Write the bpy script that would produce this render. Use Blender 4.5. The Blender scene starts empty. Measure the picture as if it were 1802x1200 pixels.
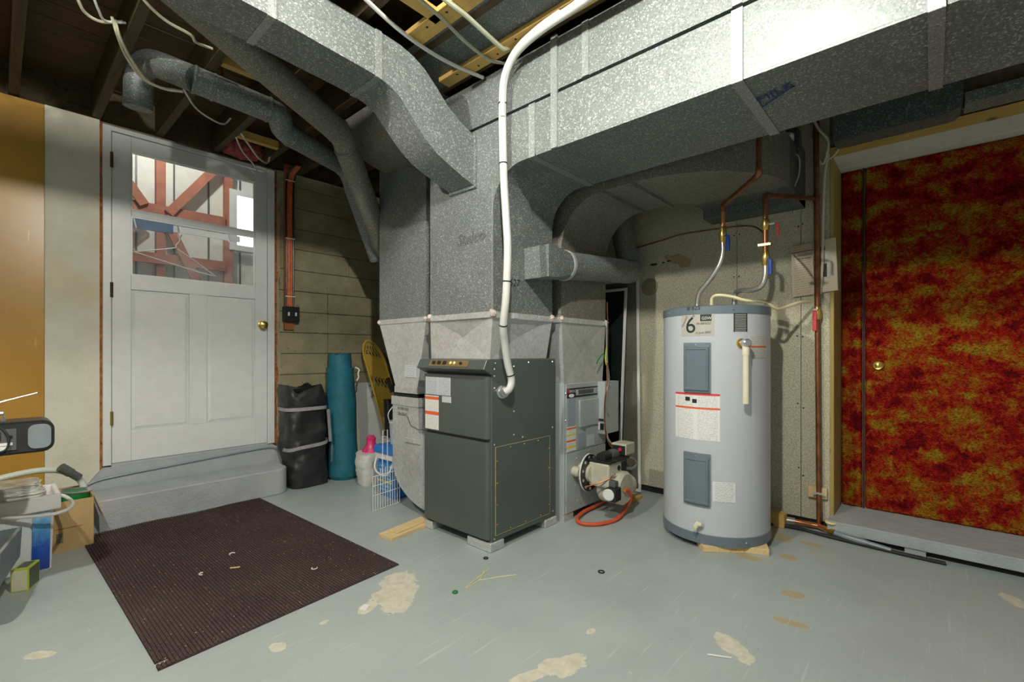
import bpy, bmesh, math, random
from mathutils import Vector, Matrix
random.seed(7)
S = bpy.context.scene
COL = S.collection
# ------------------------------------------------------------------ camera, world, exposure
cam = bpy.data.cameras.new('camera'); cob = bpy.data.objects.new('camera', cam); COL.objects.link(cob)
cob.location = (0, 0, 1.0); cob.rotation_euler = (math.radians(90), 0, math.radians(-48))
cam.sensor_width = 36; cam.lens = 820/1802*36; cam.shift_y = 20/1802; cam.clip_start = .02
S.camera = cob
W = bpy.data.worlds.new('world'); S.world = W; W.use_nodes = True
bg = W.node_tree.nodes['Background']; bg.inputs[0].default_value = (.96, 1.0, .92, 1); bg.inputs[1].default_value = .125
S.view_settings.view_transform = 'Standard'; S.view_settings.look = 'None'; S.view_settings.gamma = 1
S.view_settings.use_curve_mapping = False; S.view_settings.exposure = 0.9
BULB_W, FILL_W2, FILL_W3 = 72.0, 64.0, 24.0  # main bulb, then the added fill bulbs: left of room, garage
# ------------------------------------------------------------------ helpers
class NT:
    def __init__(s, name):
        s.m = bpy.data.materials.new(name); s.m.use_nodes = True; s.t = s.m.node_tree
        s.b = s.t.nodes['Principled BSDF']; s.out = s.t.nodes['Material Output']
    def n(s, typ, ins=None, **props):
        nd = s.t.nodes.new(typ)
        for k, v in props.items(): setattr(nd, k, v)
        for k, v in (ins or {}).items(): s.set(nd.inputs[k], v)
        return nd
    def set(s, sock, v):
        if isinstance(v, bpy.types.NodeSocket): s.t.links.new(v, sock)
        else:
            if isinstance(v, tuple) and len(v) == 3 and sock.type == 'RGBA': v = v + (1,)
            sock.default_value = v
    def p(s, **k):
        names = dict(color='Base Color', rough='Roughness', metal='Metallic', normal='Normal', spec='Specular IOR Level', emit='Emission Color', es='Emission Strength', trans='Transmission Weight', alpha='Alpha', ior='IOR', sheen='Sheen Weight', coat='Coat Weight')
        for a, v in k.items(): s.set(s.b.inputs[names[a]], v)
        return s
    def co(s): return s.n('ShaderNodeTexCoord').outputs['Object']
    def uv(s): return s.n('ShaderNodeTexCoord').outputs['UV']
    def noise(s, scale, detail=4, rough=.55, vec=None, dist=0):
        return s.n('ShaderNodeTexNoise', {'Vector': vec or s.co(), 'Scale': scale, 'Detail': detail, 'Roughness': rough, 'Distortion': dist}).outputs['Fac']
    def ramp(s, fac, stops, interp='LINEAR'):
        r = s.n('ShaderNodeValToRGB', {'Fac': fac}); r.color_ramp.interpolation = interp
        e = r.color_ramp.elements
        while len(e) < len(stops): e.new(.5)
        for i, (pos, c) in enumerate(stops):
            e[i].position = pos; e[i].color = (c, c, c, 1) if not isinstance(c, tuple) else (c + (1,) if len(c) == 3 else c)
        return r.outputs['Color']
    def mix(s, fac, a, b, typ='MIX'):
        x = s.n('ShaderNodeMix', data_type='RGBA', blend_type=typ)
        s.set(x.inputs[0], fac); s.set(x.inputs[6], a if not isinstance(a, (int, float)) else (a, a, a)); s.set(x.inputs[7], b if not isinstance(b, (int, float)) else (b, b, b))
        return x.outputs[2]
    def math(s, op, a, b=0., c=None):
        x = s.n('ShaderNodeMath', operation=op); s.set(x.inputs[0], a); s.set(x.inputs[1], b)
        if c is not None: s.set(x.inputs[2], c)
        return x.outputs[0]
    def bump(s, h, strength=.3, dist=.01):
        return s.n('ShaderNodeBump', {'Height': h, 'Strength': strength, 'Distance': dist}).outputs['Normal']
    def mapv(s, vec, scale=(1, 1, 1), loc=(0, 0, 0), rot=(0, 0, 0)):
        return s.n('ShaderNodeMapping', {'Vector': vec, 'Scale': scale, 'Location': loc, 'Rotation': rot}).outputs[0]
    def blob(s, vec, cx, cy, rx, ry, rot=0., nz=None, amt=.6):
        v = s.mapv(vec, loc=(-cx, -cy, 0)); v = s.mapv(v, rot=(0, 0, -rot)); v = s.mapv(v, scale=(1/rx, 1/ry, 0))
        d = s.n('ShaderNodeVectorMath', {0: v}, operation='LENGTH').outputs['Value']
        if nz is not None: d = s.math('ADD', d, s.math('MULTIPLY', s.math('SUBTRACT', nz, .5), amt*2))
        return s.math('LESS_THAN', d, 1.0)
def simple(name, c, r=.5, m=0., var=.12, sc=14., bs=0., bsc=60., spec=.5):
    k = NT(name); nz = k.noise(sc, 5)
    lo = tuple(max(0, x*(1-var)) for x in c); hi = tuple(min(1, x*(1+var)) for x in c)
    k.p(color=k.ramp(nz, [(.3, lo), (.7, hi)]), rough=r, metal=m, spec=spec)
    if bs: k.p(normal=k.bump(k.noise(bsc, 4), bs, .006))
    return k.m
MA = {}
def galv(name, lo, mid, hi, metal, rough, sc=95):
    k = NT(name); co = k.co()
    v = k.n('ShaderNodeTexVoronoi', {'Vector': co, 'Scale': float(sc)}); w = k.n('ShaderNodeSeparateColor', {'Color': v.outputs['Color']}).outputs[0]
    big = k.noise(3.5, 4, vec=co)
    c = k.ramp(w, [(.0, lo), (.30, mid), (.80, mid), (.99, hi)])
    c = k.mix(.55, c, k.ramp(big, [(.3, .72), (.7, 1.0)]), 'MULTIPLY')
    v2 = k.n('ShaderNodeTexVoronoi', {'Vector': co, 'Scale': float(sc*2.2)}); w2 = k.n('ShaderNodeSeparateColor', {'Color': v2.outputs['Color']}).outputs[1]
    c = k.mix(.5, c, k.ramp(w2, [(.2, .72), (.9, 1.0)]), 'MULTIPLY')
    k.p(color=c, metal=metal, rough=k.math('MULTIPLY_ADD', w, .14, rough-.06), normal=k.bump(w2, .05, .002))
    return k.m
MA['galv'] = galv('galvanized_spangle', (.15, .172, .168), (.235, .26, .252), (.54, .58, .57), .34, .55, 210)
MA['galv_dirty'] = galv('galvanized_dusty', (.17, .17, .14), (.26, .26, .22), (.48, .48, .41), .35, .58, 210)
MA['galv_new'] = galv('galvanized_smooth', (.66, .68, .67), (.72, .74, .73), (.78, .80, .79), .42, .38, 40)
MA['galv_cleat'] = galv('galvanized_strip', (.28, .31, .30), (.38, .41, .40), (.62, .66, .65), .45, .45, 210)
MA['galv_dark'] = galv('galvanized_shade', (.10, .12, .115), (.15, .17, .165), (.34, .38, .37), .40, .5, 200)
def floor_mat():
    k = NT('painted_floor'); co = k.co()
    base = k.ramp(k.noise(1.6, 6, .6), [(.3, (.36, .42, .41)), (.7, (.45, .51, .50))])
    base = k.mix(k.ramp(k.noise(.9, 3), [(.45, 0.), (.7, .5)]), base, (.40, .43, .44))
    nz = k.noise(14, 6, .65)
    wear = None
    for b in [(1.13, 1.67, .17, .085, .9), (1.22, .875, .09, .045, 2.6), (1.11, .92, .09, .022, 2.75), (1.676, .498, .04, .085, -.5), (.98, 1.64, .05, .03, .3), (.645, 1.65, .025, .03, .2), (.817, 1.673, .02, .012, .2), (2.75, -.245, .06, .03, .5), (1.433, .909, .022, .014, 0), (.10, 2.19, .05, .02, -.8)]:
        m = k.blob(co, *b, nz=nz, amt=.9)
        wear = m if wear is None else k.math('MAXIMUM', wear, m)
    flakes = k.math('GREATER_THAN', k.noise(38, 4, .5), .72)
    wear = k.math('MAXIMUM', wear, k.math('MULTIPLY', flakes, .5))
    c = k.mix(wear, base, k.ramp(k.noise(30, 4), [(.3, (.55, .53, .42)), (.7, (.72, .70, .58))]))
    rust = None
    for b in [(2.86, .62, .05, .09, -.7), (2.85, .467, .025, .05, 0), (2.47, .67, .03, .09, -.2), (1.972, .385, .02, .062, .12), (2.21, .428, .03, .04, .2), (2.597, .52, .03, .045, -.4)]:
        m = k.blob(co, *b, nz=nz, amt=.8); rust = m if rust is None else k.math('MAXIMUM', rust, m)
    c = k.mix(k.math('MULTIPLY', rust, .62), c, (.50, .36, .10))
    spk = k.n('ShaderNodeTexVoronoi', {'Vector': co, 'Scale': 16.}).outputs['Distance']
    c = k.mix(k.math('LESS_THAN', spk, .028), c, (.08, .07, .05))
    scr = k.noise(60, 3, .5, vec=k.mapv(co, scale=(.06, 1, 1), rot=(0, 0, .7)))
    c = k.mix(k.ramp(scr, [(.62, 0.), (.74, .35)]), c, (.66, .72, .70))
    k.p(color=c, rough=k.ramp(k.noise(9, 4), [(.3, .32), (.7, .5)]), normal=k.bump(k.noise(120, 3), .05, .004))
    return k.m
MA['floor'] = floor_mat()
def conc(name, a, b, st, pits=True, bs=.5):
    k = NT(name); co = k.co()
    c = k.ramp(k.noise(5, 8, .65), [(.3, a), (.7, b)])
    c = k.mix(k.ramp(k.noise(2.1, 4), [(.5, 0.), (.72, .65)]), c, st)
    n2 = k.noise(90, 4, .6)
    if pits: c = k.mix(k.math('GREATER_THAN', k.noise(55, 3), .70), c, (.10, .085, .05))
    h = k.math('ADD', n2, k.math('MULTIPLY', k.noise(18, 6), 1.5))
    k.p(color=c, rough=.9, normal=k.bump(h, bs, .012), spec=.2)
    return k.m
MA['concrete'] = conc('board_formed_concrete', (.24, .215, .125), (.38, .345, .215), (.15, .13, .07))
MA['concrete_rough'] = conc('broken_concrete', (.34, .31, .22), (.50, .42, .28), (.45, .20, .07), bs=1.)
MA['mortar'] = simple('mortar', (.28, .25, .155), .95, var=.25, sc=30, bs=.5)
MA['cream'] = conc('cream_painted_concrete', (.62, .60, .48), (.72, .70, .58), (.62, .54, .32), False, .35)
MA['grey_paint'] = conc('grey_painted_concrete', (.36, .39, .41), (.45, .48, .50), (.50, .51, .50), False, .5)
def gold():
    k = NT('gold_hardboard')
    c = k.ramp(k.noise(2.2, 5), [(.3, (.40, .21, .03)), (.7, (.52, .30, .05))])
    sc = k.noise(40, 3, vec=k.mapv(k.co(), scale=(1, 1, .12), rot=(0, .5, 0)))
    k.p(color=k.mix(k.ramp(sc, [(.68, 0.), (.74, .5)]), c, (.68, .52, .2)), rough=.32)
    return k.m
MA['gold'] = gold()
def particle():
    k = NT('particle_board'); co = k.co()
    c = k.ramp(k.noise(130, 3, .6), [(.35, (.38, .36, .25)), (.65, (.64, .62, .49))])
    c = k.mix(k.ramp(k.noise(2.3, 3), [(.45, 0.), (.75, .35)]), c, (.42, .38, .24))
    v = k.n('ShaderNodeSeparateXYZ', {'Vector': co}); vv = k.n('ShaderNodeCombineXYZ', {0: v.outputs[1], 1: v.outputs[2]}).outputs[0]
    nz = k.noise(16, 5)
    for b in [(1.28, 1.63, .10, .035, .4)]: c = k.mix(k.math('MULTIPLY', k.blob(vv, *b, nz=nz, amt=.9), .55), c, (.32, .19, .05))
    for b in [(1.47, 1.625, .025, .008, 0), (1.40, 1.63, .012, .006, 0), (1.36, 1.635, .015, .006, 0)]: c = k.mix(k.blob(vv, *b, nz=nz, amt=.7), c, (.06, .05, .03))
    k.p(color=c, rough=.8, normal=k.bump(k.noise(150, 2), .15, .003), spec=.2)
    return k.m
MA['particle'] = particle()
def wood(name, a, b, axis=1, sc=26, rough=.6):
    k = NT(name); s_ = [1, 1, 1]; s_[axis] = .07
    v = k.mapv(k.co(), scale=tuple(s_))
    g = k.noise(sc, 6, .6, vec=v, dist=1.2)
    c = k.ramp(g, [(.3, a), (.5, b), (.72, tuple(x*.8 for x in b))])
    kn = k.n('ShaderNodeTexVoronoi', {'Vector': k.mapv(k.co(), scale=tuple(.5 if i == axis else 1 for i in range(3))), 'Scale': 7.}).outputs['Distance']
    c = k.mix(k.ramp(kn, [(.04, .8), (.09, 0.)]), c, tuple(x*.3 for x in a))
    k.p(color=c, rough=rough, normal=k.bump(g, .15, .003), spec=.3); return k.m
MA['joist'] = wood('old_joist_wood', (.040, .028, .012), (.085, .062, .030))
MA['plank'] = wood('old_plank_wood', (.045, .028, .011), (.10, .062, .026), 0, 18)
MA['pine'] = wood('fresh_pine', (.50, .30, .07), (.66, .43, .13))
MA['pine_x'] = wood('fresh_pine_x', (.50, .30, .07), (.66, .43, .13), 0)
MA['pine_z'] = wood('stained_post_wood', (.30, .22, .06), (.42, .32, .10), 2)
MA['fir_x'] = wood('pale_offcut_wood', (.62, .44, .20), (.78, .60, .32), 0)
MA['door_white'] = simple('white_door_paint', (.70, .72, .71), .38, var=.04, bs=.08, bsc=70)
MA['white'] = simple('white_plastic', (.80, .80, .78), .4, var=.03)
MA['white_cable'] = simple('white_cable_sheath', (.66, .67, .63), .42, var=.05)
MA['cream_cable'] = simple('cream_cable_sheath', (.66, .63, .46), .5, var=.1)
MA['green_cable'] = simple('grey_green_cable_sheath', (.42, .44, .32), .55, var=.12)
MA['black'] = simple('black_plastic', (.018, .019, .02), .35, var=.2)
MA['rubber'] = simple('black_rubber', (.02, .02, .02), .7, var=.2)
MA['brass'] = simple('brass', (.72, .50, .14), .25, .9, .1)
MA['bronze'] = simple('dark_hinge_metal', (.10, .07, .03), .45, .7, .3)
MA['brasshinge'] = simple('dull_brass', (.36, .26, .09), .4, .8, .2)
MA['copper'] = simple('copper_tarnished', (.30, .13, .055), .38, .75, .35, 20)
MA['copper_bright'] = simple('copper_bright', (.66, .28, .12), .3, .85, .2)
MA['steel'] = simple('braided_steel', (.52, .50, .46), .34, .8, .25, 160)
MA['chrome'] = simple('zinc_steel', (.62, .63, .62), .28, .85, .1)
MA['furnace'] = simple('grey_green_enamel', (.098, .117, .107), .36, .15, .06, 5, .03, 200)
MA['furnace2'] = simple('light_grey_enamel', (.42, .46, .46), .4, .1, .05)
MA['heater'] = simple('pale_grey_enamel', (.55, .58, .62), .3, 0, .02)
MA['heater_trim'] = simple('slate_blue_plastic', (.155, .20, .235), .32, 0, .05)
MA['ivory'] = simple('ivory_plastic', (.78, .74, .56), .4, var=.05)
MA['yellow_cable'] = simple('pale_yellow_cable', (.80, .74, .44), .45, var=.06)
MA['red'] = simple('red_plastic', (.62, .03, .04), .4, var=.1)
MA['blue'] = simple('blue_plastic', (.02, .06, .26), .4, var=.1)
MA['hose_red'] = simple('orange_red_hose', (.70, .10, .035), .38, var=.15)
MA['teal'] = simple('teal_tarp_fabric', (.012, .135, .19), .62, var=.22, sc=9, bs=.4, bsc=40)
MA['bagblack'] = simple('black_nylon', (.022, .023, .024), .45, var=.4, sc=8, bs=.7, bsc=16)
MA['strap'] = simple('grey_webbing', (.33, .32, .34), .7, var=.12, sc=60)
MA['drywall'] = simple('pale_board', (.52, .55, .52), .75, var=.06)
MA['wicker'] = None
def wicker():
    k = NT('yellow_wicker'); v = k.n('ShaderNodeSeparateXYZ', {'Vector': k.co()})
    w1 = k.math('SINE', k.math('MULTIPLY', v.outputs[0], 420.)); w2 = k.math('SINE', k.math('MULTIPLY', v.outputs[2], 420.)); w = k.math('MULTIPLY', w1, w2)
    k.p(color=k.ramp(k.math('MULTIPLY_ADD', w, .5, .5), [(.2, (.28, .16, .012)), (.6, (.60, .39, .04)), (.9, (.72, .50, .07))]), rough=.5, normal=k.bump(w, .5, .004)); return k.m
MA['wicker'] = wicker()
MA['bluetub'] = simple('bright_blue_plastic', (.02, .20, .62), .35, var=.05)
MA['pink'] = simple('pink_plastic_film', (.70, .04, .17), .35, var=.25, sc=30)
MA['sack'] = simple('white_paper_sack', (.66, .66, .62), .7, var=.1, sc=25, bs=.3)
MA['card'] = simple('brown_cardboard', (.50, .34, .15), .8, var=.1, sc=9)
MA['clearbag'] = simple('clear_plastic_film', (.50, .50, .45), .18, var=.35, sc=16, bs=1., bsc=26)
MA['tubing'] = simple('milky_tubing', (.60, .64, .56), .35, var=.04)
MA['darkgrey'] = simple('dark_grey_plastic', (.10, .11, .11), .45, var=.1)
MA['bin'] = simple('grey_painted_steel', (.25, .29, .31), .45, .2, .1)
MA['green'] = simple('green_print', (.01, .20, .04), .35, var=.1)
MA['lime'] = simple('lime_card', (.55, .66, .04), .5, var=.08)
MA['pale'] = simple('cream_card', (.72, .71, .52), .6, var=.05)
MA['insul'] = simple('pink_insulation', (.34, .075, .06), .95, var=.6, sc=30, bs=1., bsc=30)
MA['redwood'] = simple('red_primer_wood', (.42, .15, .09), .7, var=.25, sc=12)
MA['garage_panel'] = simple('pale_garage_panel', (.76, .76, .68), .6, var=.06)
MA['garage_blue'] = simple('blue_painted_board', (.07, .14, .27), .6, var=.2)
MA['orange_cable'] = simple('orange_cable_sheath', (.60, .13, .03), .5, var=.3, sc=40)
MA['redboard'] = wood('red_brown_board', (.20, .055, .02), (.34, .11, .04), 2)
MA['burner'] = simple('beige_cast_metal', (.62, .60, .47), .45, .2, .12, 20)
MA['ink'] = simple('black_marker', (.012, .014, .014), .6, var=.1)
MA['inkblue'] = simple('blue_marker', (.01, .04, .20), .6, var=.1)
MA['label_tan'] = simple('greige_label', (.50, .48, .42), .4, var=.03)
MA['label_dark'] = simple('dark_green_print', (.015, .035, .03), .4, var=.1)
MA['orange_label'] = simple('orange_print', (.85, .14, .04), .4, var=.06)
MA['goldplate'] = simple('gold_switch_plate', (.36, .25, .11), .35, .5, .15)
MA['amber'] = simple('amber_lens', (.85, .76, .35), .3, var=.05)
MA['sealant'] = simple('grey_pink_sealant', (.62, .52, .48), .7, var=.3, sc=60)
MA['scuff'] = simple('yellowed_seam', (.42, .38, .17), .6, var=.2)
MA['rustedge'] = simple('rusty_edge', (.34, .12, .03), .9, var=.6, sc=40, bs=.8)
MA['softwhite'] = simple('white_ceiling_tile', (.70, .70, .60), .8, var=.03)
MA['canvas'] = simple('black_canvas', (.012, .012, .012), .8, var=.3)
def emis(name, c, s):
    k = NT(name); k.p(color=(0, 0, 0), emit=c, es=s); return k.m
MA['daylight'] = emis('bright_window_light', (.95, 1., 1.), 9.)
def glass():
    k = NT('window_glass'); t = k.t
    tr = k.n('ShaderNodeBsdfTransparent', {0: (.93, .96, .98)}); gl = k.n('ShaderNodeBsdfGlossy', {0: (1., 1., 1.), 'Roughness': .03})
    df = k.n('ShaderNodeBsdfDiffuse', {0: (.8, .85, .9)})
    mx = k.n('ShaderNodeMixShader', {0: k.n('ShaderNodeFresnel', {'IOR': 1.45}).outputs[0]}); t.links.new(tr.outputs[0], mx.inputs[1]); t.links.new(gl.outputs[0], mx.inputs[2])
    m2 = k.n('ShaderNodeMixShader', {0: k.ramp(k.noise(6, 5), [(.4, .03), (.8, .10)])}); t.links.new(mx.outputs[0], m2.inputs[1]); t.links.new(df.outputs[0], m2.inputs[2])
    t.links.new(m2.outputs[0], k.out.inputs[0]); return k.m
MA['glass'] = glass()
def film():
    k = NT('clear_pouch_film'); t = k.t
    tr = k.n('ShaderNodeBsdfTransparent', {0: (.97, .97, .95)}); gl = k.n('ShaderNodeBsdfGlossy', {0: (1., 1., 1.), 'Roughness': .15})
    m = k.n('ShaderNodeMixShader', {0: k.ramp(k.noise(22, 4, dist=2.), [(.45, .015), (.7, .07)])}); t.links.new(tr.outputs[0], m.inputs[1]); t.links.new(gl.outputs[0], m.inputs[2])
    t.links.new(m.outputs[0], k.out.inputs[0]); return k.m
MA['film'] = film()
def screen(name, dens, c):
    k = NT(name); t = k.t
    v = k.n('ShaderNodeSeparateXYZ', {'Vector': k.co()})
    a = k.math('LESS_THAN', k.math('FRACT', k.math('MULTIPLY', v.outputs[1], 125.)), dens)
    b = k.math('LESS_THAN', k.math('FRACT', k.math('MULTIPLY', v.outputs[2], 125.)), dens)
    tr = k.n('ShaderNodeBsdfTransparent'); df = k.n('ShaderNodeBsdfDiffuse', {0: c})
    m = k.n('ShaderNodeMixShader', {0: k.math('MAXIMUM', a, b)}); t.links.new(tr.outputs[0], m.inputs[1]); t.links.new(df.outputs[0], m.inputs[2])
    t.links.new(m.outputs[0], k.out.inputs[0]); return k.m
MA['mesh_shadow'] = screen('shadowed_insect_mesh', .62, (.012, .02, .016))  # shadow behind the front screen is put into this denser, darker mesh
MA['mesh'] = screen('insect_mesh', .22, (.10, .10, .09))
def mat_rug():
    k = NT('brown_ribbed_carpet'); co = k.co()
    c = k.ramp(k.noise(160, 3), [(.3, (.034, .021, .022)), (.7, (.115, .078, .076))])
    c = k.mix(k.ramp(k.noise(2.5, 3), [(.4, 0.), (.7, .4)]), c, (.12, .09, .08))
    sp = k.n('ShaderNodeTexVoronoi', {'Vector': co, 'Scale': 48.}); d = sp.outputs['Distance']
    rc = k.n('ShaderNodeSeparateColor', {'Color': sp.outputs['Color']}).outputs[0]
    pick = k.math('MULTIPLY', k.math('LESS_THAN', d, .13), k.math('GREATER_THAN', rc, .55))
    c = k.mix(pick, c, k.ramp(rc, [(.62, (.45, .30, .10)), (.9, (.60, .50, .32)), (1., (.5, .06, .03))]))
    k.p(color=c, rough=.95, normal=k.bump(k.noise(220, 3), .6, .004), spec=.1); return k.m
MA['rug'] = mat_rug()
def shag():
    k = NT('red_gold_shag_carpet'); co = k.co()
    jag = k.n('ShaderNodeTexNoise', {'Vector': k.mapv(co, scale=(1, 1, .35)), 'Scale': 55., 'Detail': 2.}).outputs['Fac']
    v = k.n('ShaderNodeVectorMath', {0: k.mapv(co, scale=(1, .8, 1.2)), 1: k.n('ShaderNodeCombineXYZ', {2: k.math('MULTIPLY', jag, .07)}).outputs[0]}, operation='ADD').outputs[0]
    a = k.noise(11., 4, .6, vec=v)
    a = k.math('ADD', k.math('MULTIPLY', a, .74), k.math('MULTIPLY', k.noise(70, 3, .6, vec=v), .26))
    c = k.ramp(a, [(.38, (.15, .004, .007)), (.47, (.40, .014, .009)), (.52, (.42, .062, .009)), (.565, (.40, .14, .012)), (.63, (.42, .27, .02))])
    f = k.noise(120, 3, .65, vec=k.mapv(co, scale=(1, .8, 1.8)))
    c = k.mix(.9, c, k.ramp(f, [(.34, .12), (.52, .75), (.66, 1.0)]), 'MULTIPLY')
    k.p(color=c, rough=.95, normal=k.bump(f, .9, .01), spec=.1); return k.m
MA['shag'] = shag()
def printmat(name, bg_, ink=(.12, .12, .12), rows=14, cols=2, bands=(), dens=.5, rough=.45):
    k = NT(name); uv = k.uv(); s_ = k.n('ShaderNodeSeparateXYZ', {'Vector': uv}); u, v = s_.outputs[0], s_.outputs[1]
    line = k.math('LESS_THAN', k.math('FRACT', k.math('MULTIPLY', v, float(rows))), .42)
    wd = k.math('GREATER_THAN', k.noise(1., 2, .5, vec=k.mapv(uv, scale=(38., rows*1.0, 1))), 1-dens)
    cu = k.math('FRACT', k.math('MULTIPLY', u, float(cols)))
    mar = k.math('MULTIPLY', k.math('GREATER_THAN', cu, .09), k.math('LESS_THAN', cu, .91))
    e = k.math('MULTIPLY', k.math('MULTIPLY', line, wd), mar)
    c = k.mix(k.math('MULTIPLY', e, .6), bg_, ink)
    for (v0, v1, col) in bands:
        m = k.math('MULTIPLY', k.math('GREATER_THAN', v, v0), k.math('LESS_THAN', v, v1)); c = k.mix(m, c, col)
    k.p(color=c, rough=rough); return k.m
OR = (.85, .13, .04)
MA['p_rating'] = printmat('rating_plate_print', (.55, .58, .62), rows=16, cols=2)
MA['p_warn'] = printmat('warning_label_print', (.80, .79, .75), rows=24, cols=1, bands=((.88, .97, OR), (.43, .53, OR)), ink=(.35, .35, .35))
MA['p_small'] = printmat('small_label_print', (.62, .65, .68), rows=7, cols=1)
MA['p_heat'] = printmat('heater_instruction_print', (.82, .83, .80), rows=30, cols=2, bands=((.955, 1., (.75, .05, .04)), (.66, .70, OR)), ink=(.35, .35, .35))
MA['p_black'] = printmat('black_notice_print', (.02, .03, .025), ink=(.75, .75, .72), rows=15, cols=1, dens=.62)
MA['p_side'] = printmat('side_label_print', (.60, .59, .56), rows=14, cols=1, bands=((.46, .54, (.72, .14, .05)),))
MA['p_low'] = printmat('spec_label_print', (.78, .80, .79), rows=12, cols=1)
MA['p_oil'] = printmat('oil_furnace_print', (.36, .42, .48), ink=(.07, .08, .10), rows=22, cols=1, dens=.6)
MA['p_oilw'] = printmat('oil_warning_print', (.78, .79, .72), rows=18, cols=1, bands=((.88, .95, OR), (.62, .70, (.75, .68, .05)), (.38, .45, OR), (.12, .21, (.75, .68, .05))))
MA['p_pail'] = printmat('pail_label_print', (.70, .75, .80), rows=26, cols=1, ink=(.35, .42, .5), dens=.42)
MA['p_manual'] = printmat('manual_page_print', (.58, .47, .31), rows=22, cols=1, bands=((.86, .875, (.08, .07, .05)),))
MA['p_cover'] = printmat('manual_cover_print', (.66, .56, .40), rows=3, cols=1, dens=.1)
MA['p_sack'] = printmat('sack_print', (.60, .61, .60), rows=16, cols=1, ink=(.25, .3, .35))
MA['p_box'] = printmat('lime_box_print', (.09, .10, .06), ink=(.5, .5, .4), rows=14, cols=2)
MA['p_tub'] = printmat('blue_tub_print', (.05, .25, .60), ink=(.55, .75, .85), rows=7, cols=1, dens=.5, bands=((.3, .38, (.6, .7, .05)),))
def water():
    k = NT('blue_water_print'); uv = k.uv(); s_ = k.n('ShaderNodeSeparateXYZ', {'Vector': uv})
    n = k.noise(3., 5, .6, vec=k.mapv(uv, scale=(1., 3., 1)), dist=1.5)
    k.p(color=k.ramp(k.math('ADD', k.math('MULTIPLY', s_.outputs[1], .7), k.math('MULTIPLY', n, .35)), [(.1, (.003, .02, .25)), (.45, (.01, .09, .5)), (.75, (.12, .42, .75)), (.95, (.55, .75, .85))]), rough=.35); return k.m
MA['p_water'] = water()

class MB:
    def __init__(s): s.v = []; s.f = []
    def add(s, vs, fs):
        o = len(s.v); s.v += [tuple(v) for v in vs]; s.f += [tuple(i+o for i in f) for f in fs]; return s
    def box(s, x0, x1, y0, y1, z0, z1, mtx=None):
        vs = [Vector((x, y, z)) for z in (z0, z1) for y in (y0, y1) for x in (x0, x1)]
        if mtx: vs = [mtx @ v for v in vs]
        return s.add(vs, [(0, 2, 3, 1), (4, 5, 7, 6), (0, 1, 5, 4), (2, 6, 7, 3), (0, 4, 6, 2), (1, 3, 7, 5)])
    def loft(s, rings, cap=True, closed=False):
        n = len(rings[0]); vs = [p for r in rings for p in r]; fs = []
        m = len(rings); last = m if closed else m-1
        for i in range(last):
            a, b = i*n, ((i+1) % m)*n
            for j in range(n): fs.append((a+j, a+(j+1) % n, b+(j+1) % n, b+j))
        if cap and not closed: fs += [tuple(range(n))[::-1], tuple((m-1)*n+j for j in range(n))]
        return s.add(vs, fs)
    def tube(s, path, r, n=10, cap=True, closed=False):
        P_ = [Vector(p) for p in path]; rings = []; up = None; m = len(P_)
        for i, p in enumerate(P_):
            a = P_[i-1] if (i > 0 or closed) else P_[0]; b = P_[(i+1) % m] if (i < m-1 or closed) else P_[-1]
            t = (b-a).normalized()
            if up is None: up = Vector((0, 0, 1)) if abs(t.z) < .9 else Vector((1, 0, 0))
            u = t.cross(up).normalized(); w = u.cross(t).normalized(); up = w
            rr = r[i] if isinstance(r, (list, tuple)) else r
            rings.append([p+u*math.cos(q*2*math.pi/n)*rr+w*math.sin(q*2*math.pi/n)*rr for q in range(n)])
        return s.loft(rings, cap, closed)
    def lathe(s, prof, o, ax=(0, 0, 1), n=20, cap=True):
        o = Vector(o); a = Vector(ax).normalized(); u = a.orthogonal().normalized(); w = a.cross(u)
        return s.loft([[o+a*h+(u*math.cos(q*2*math.pi/n)+w*math.sin(q*2*math.pi/n))*max(r, 1e-4) for q in range(n)] for r, h in prof], cap)
    def prism(s, poly, off):
        off = Vector(off); return s.loft([[Vector(p) for p in poly], [Vector(p)+off for p in poly]])
    def grid(s, fn, nu, nv):
        o = len(s.v)
        for j in range(nv+1):
            for i in range(nu+1): s.v.append(tuple(fn(i/nu, j/nv)))
        for j in range(nv):
            for i in range(nu):
                a = o+j*(nu+1)+i; s.f.append((a, a+1, a+nu+2, a+nu+1))
        return s
    def build(s, name, m, parent=None, smooth=False, bev=0., uv=None, seg=1):
        me = bpy.data.meshes.new(name); me.from_pydata(s.v, [], s.f); me.update()
        bm = bmesh.new(); bm.from_mesh(me)
        bmesh.ops.recalc_face_normals(bm, faces=bm.faces) if not uv else None
        if bev: bmesh.ops.bevel(bm, geom=list(bm.edges), offset=bev, segments=seg, affect='EDGES', profile=.5)
        bm.to_mesh(me); bm.free()
        if uv:
            l = me.uv_layers.new(name='UVMap')
            for lp in me.loops: l.data[lp.index].uv = uv[lp.vertex_index]
        me.materials.append(MA[m])
        if smooth:
            for p in me.polygons: p.use_smooth = True
            try: me.set_sharp_from_angle(angle=math.radians(38))
            except Exception: pass
        o = bpy.data.objects.new(name, me); COL.objects.link(o)
        if parent is not None: attach(o, parent)
        return o
def wm(o): return o.get('_mw') and Matrix.Translation(Vector(o['_mw'])) or Matrix.Identity(4)
def attach(o, parent):
    o.parent = parent; o.matrix_parent_inverse = wm(parent).inverted()
def thing(name, label, cat, loc, group=None):
    o = bpy.data.objects.new(name, None); COL.objects.link(o); o.location = loc; o['_mw'] = list(loc); o.empty_display_size = .05
    return tag(o, label, cat, group)
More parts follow.
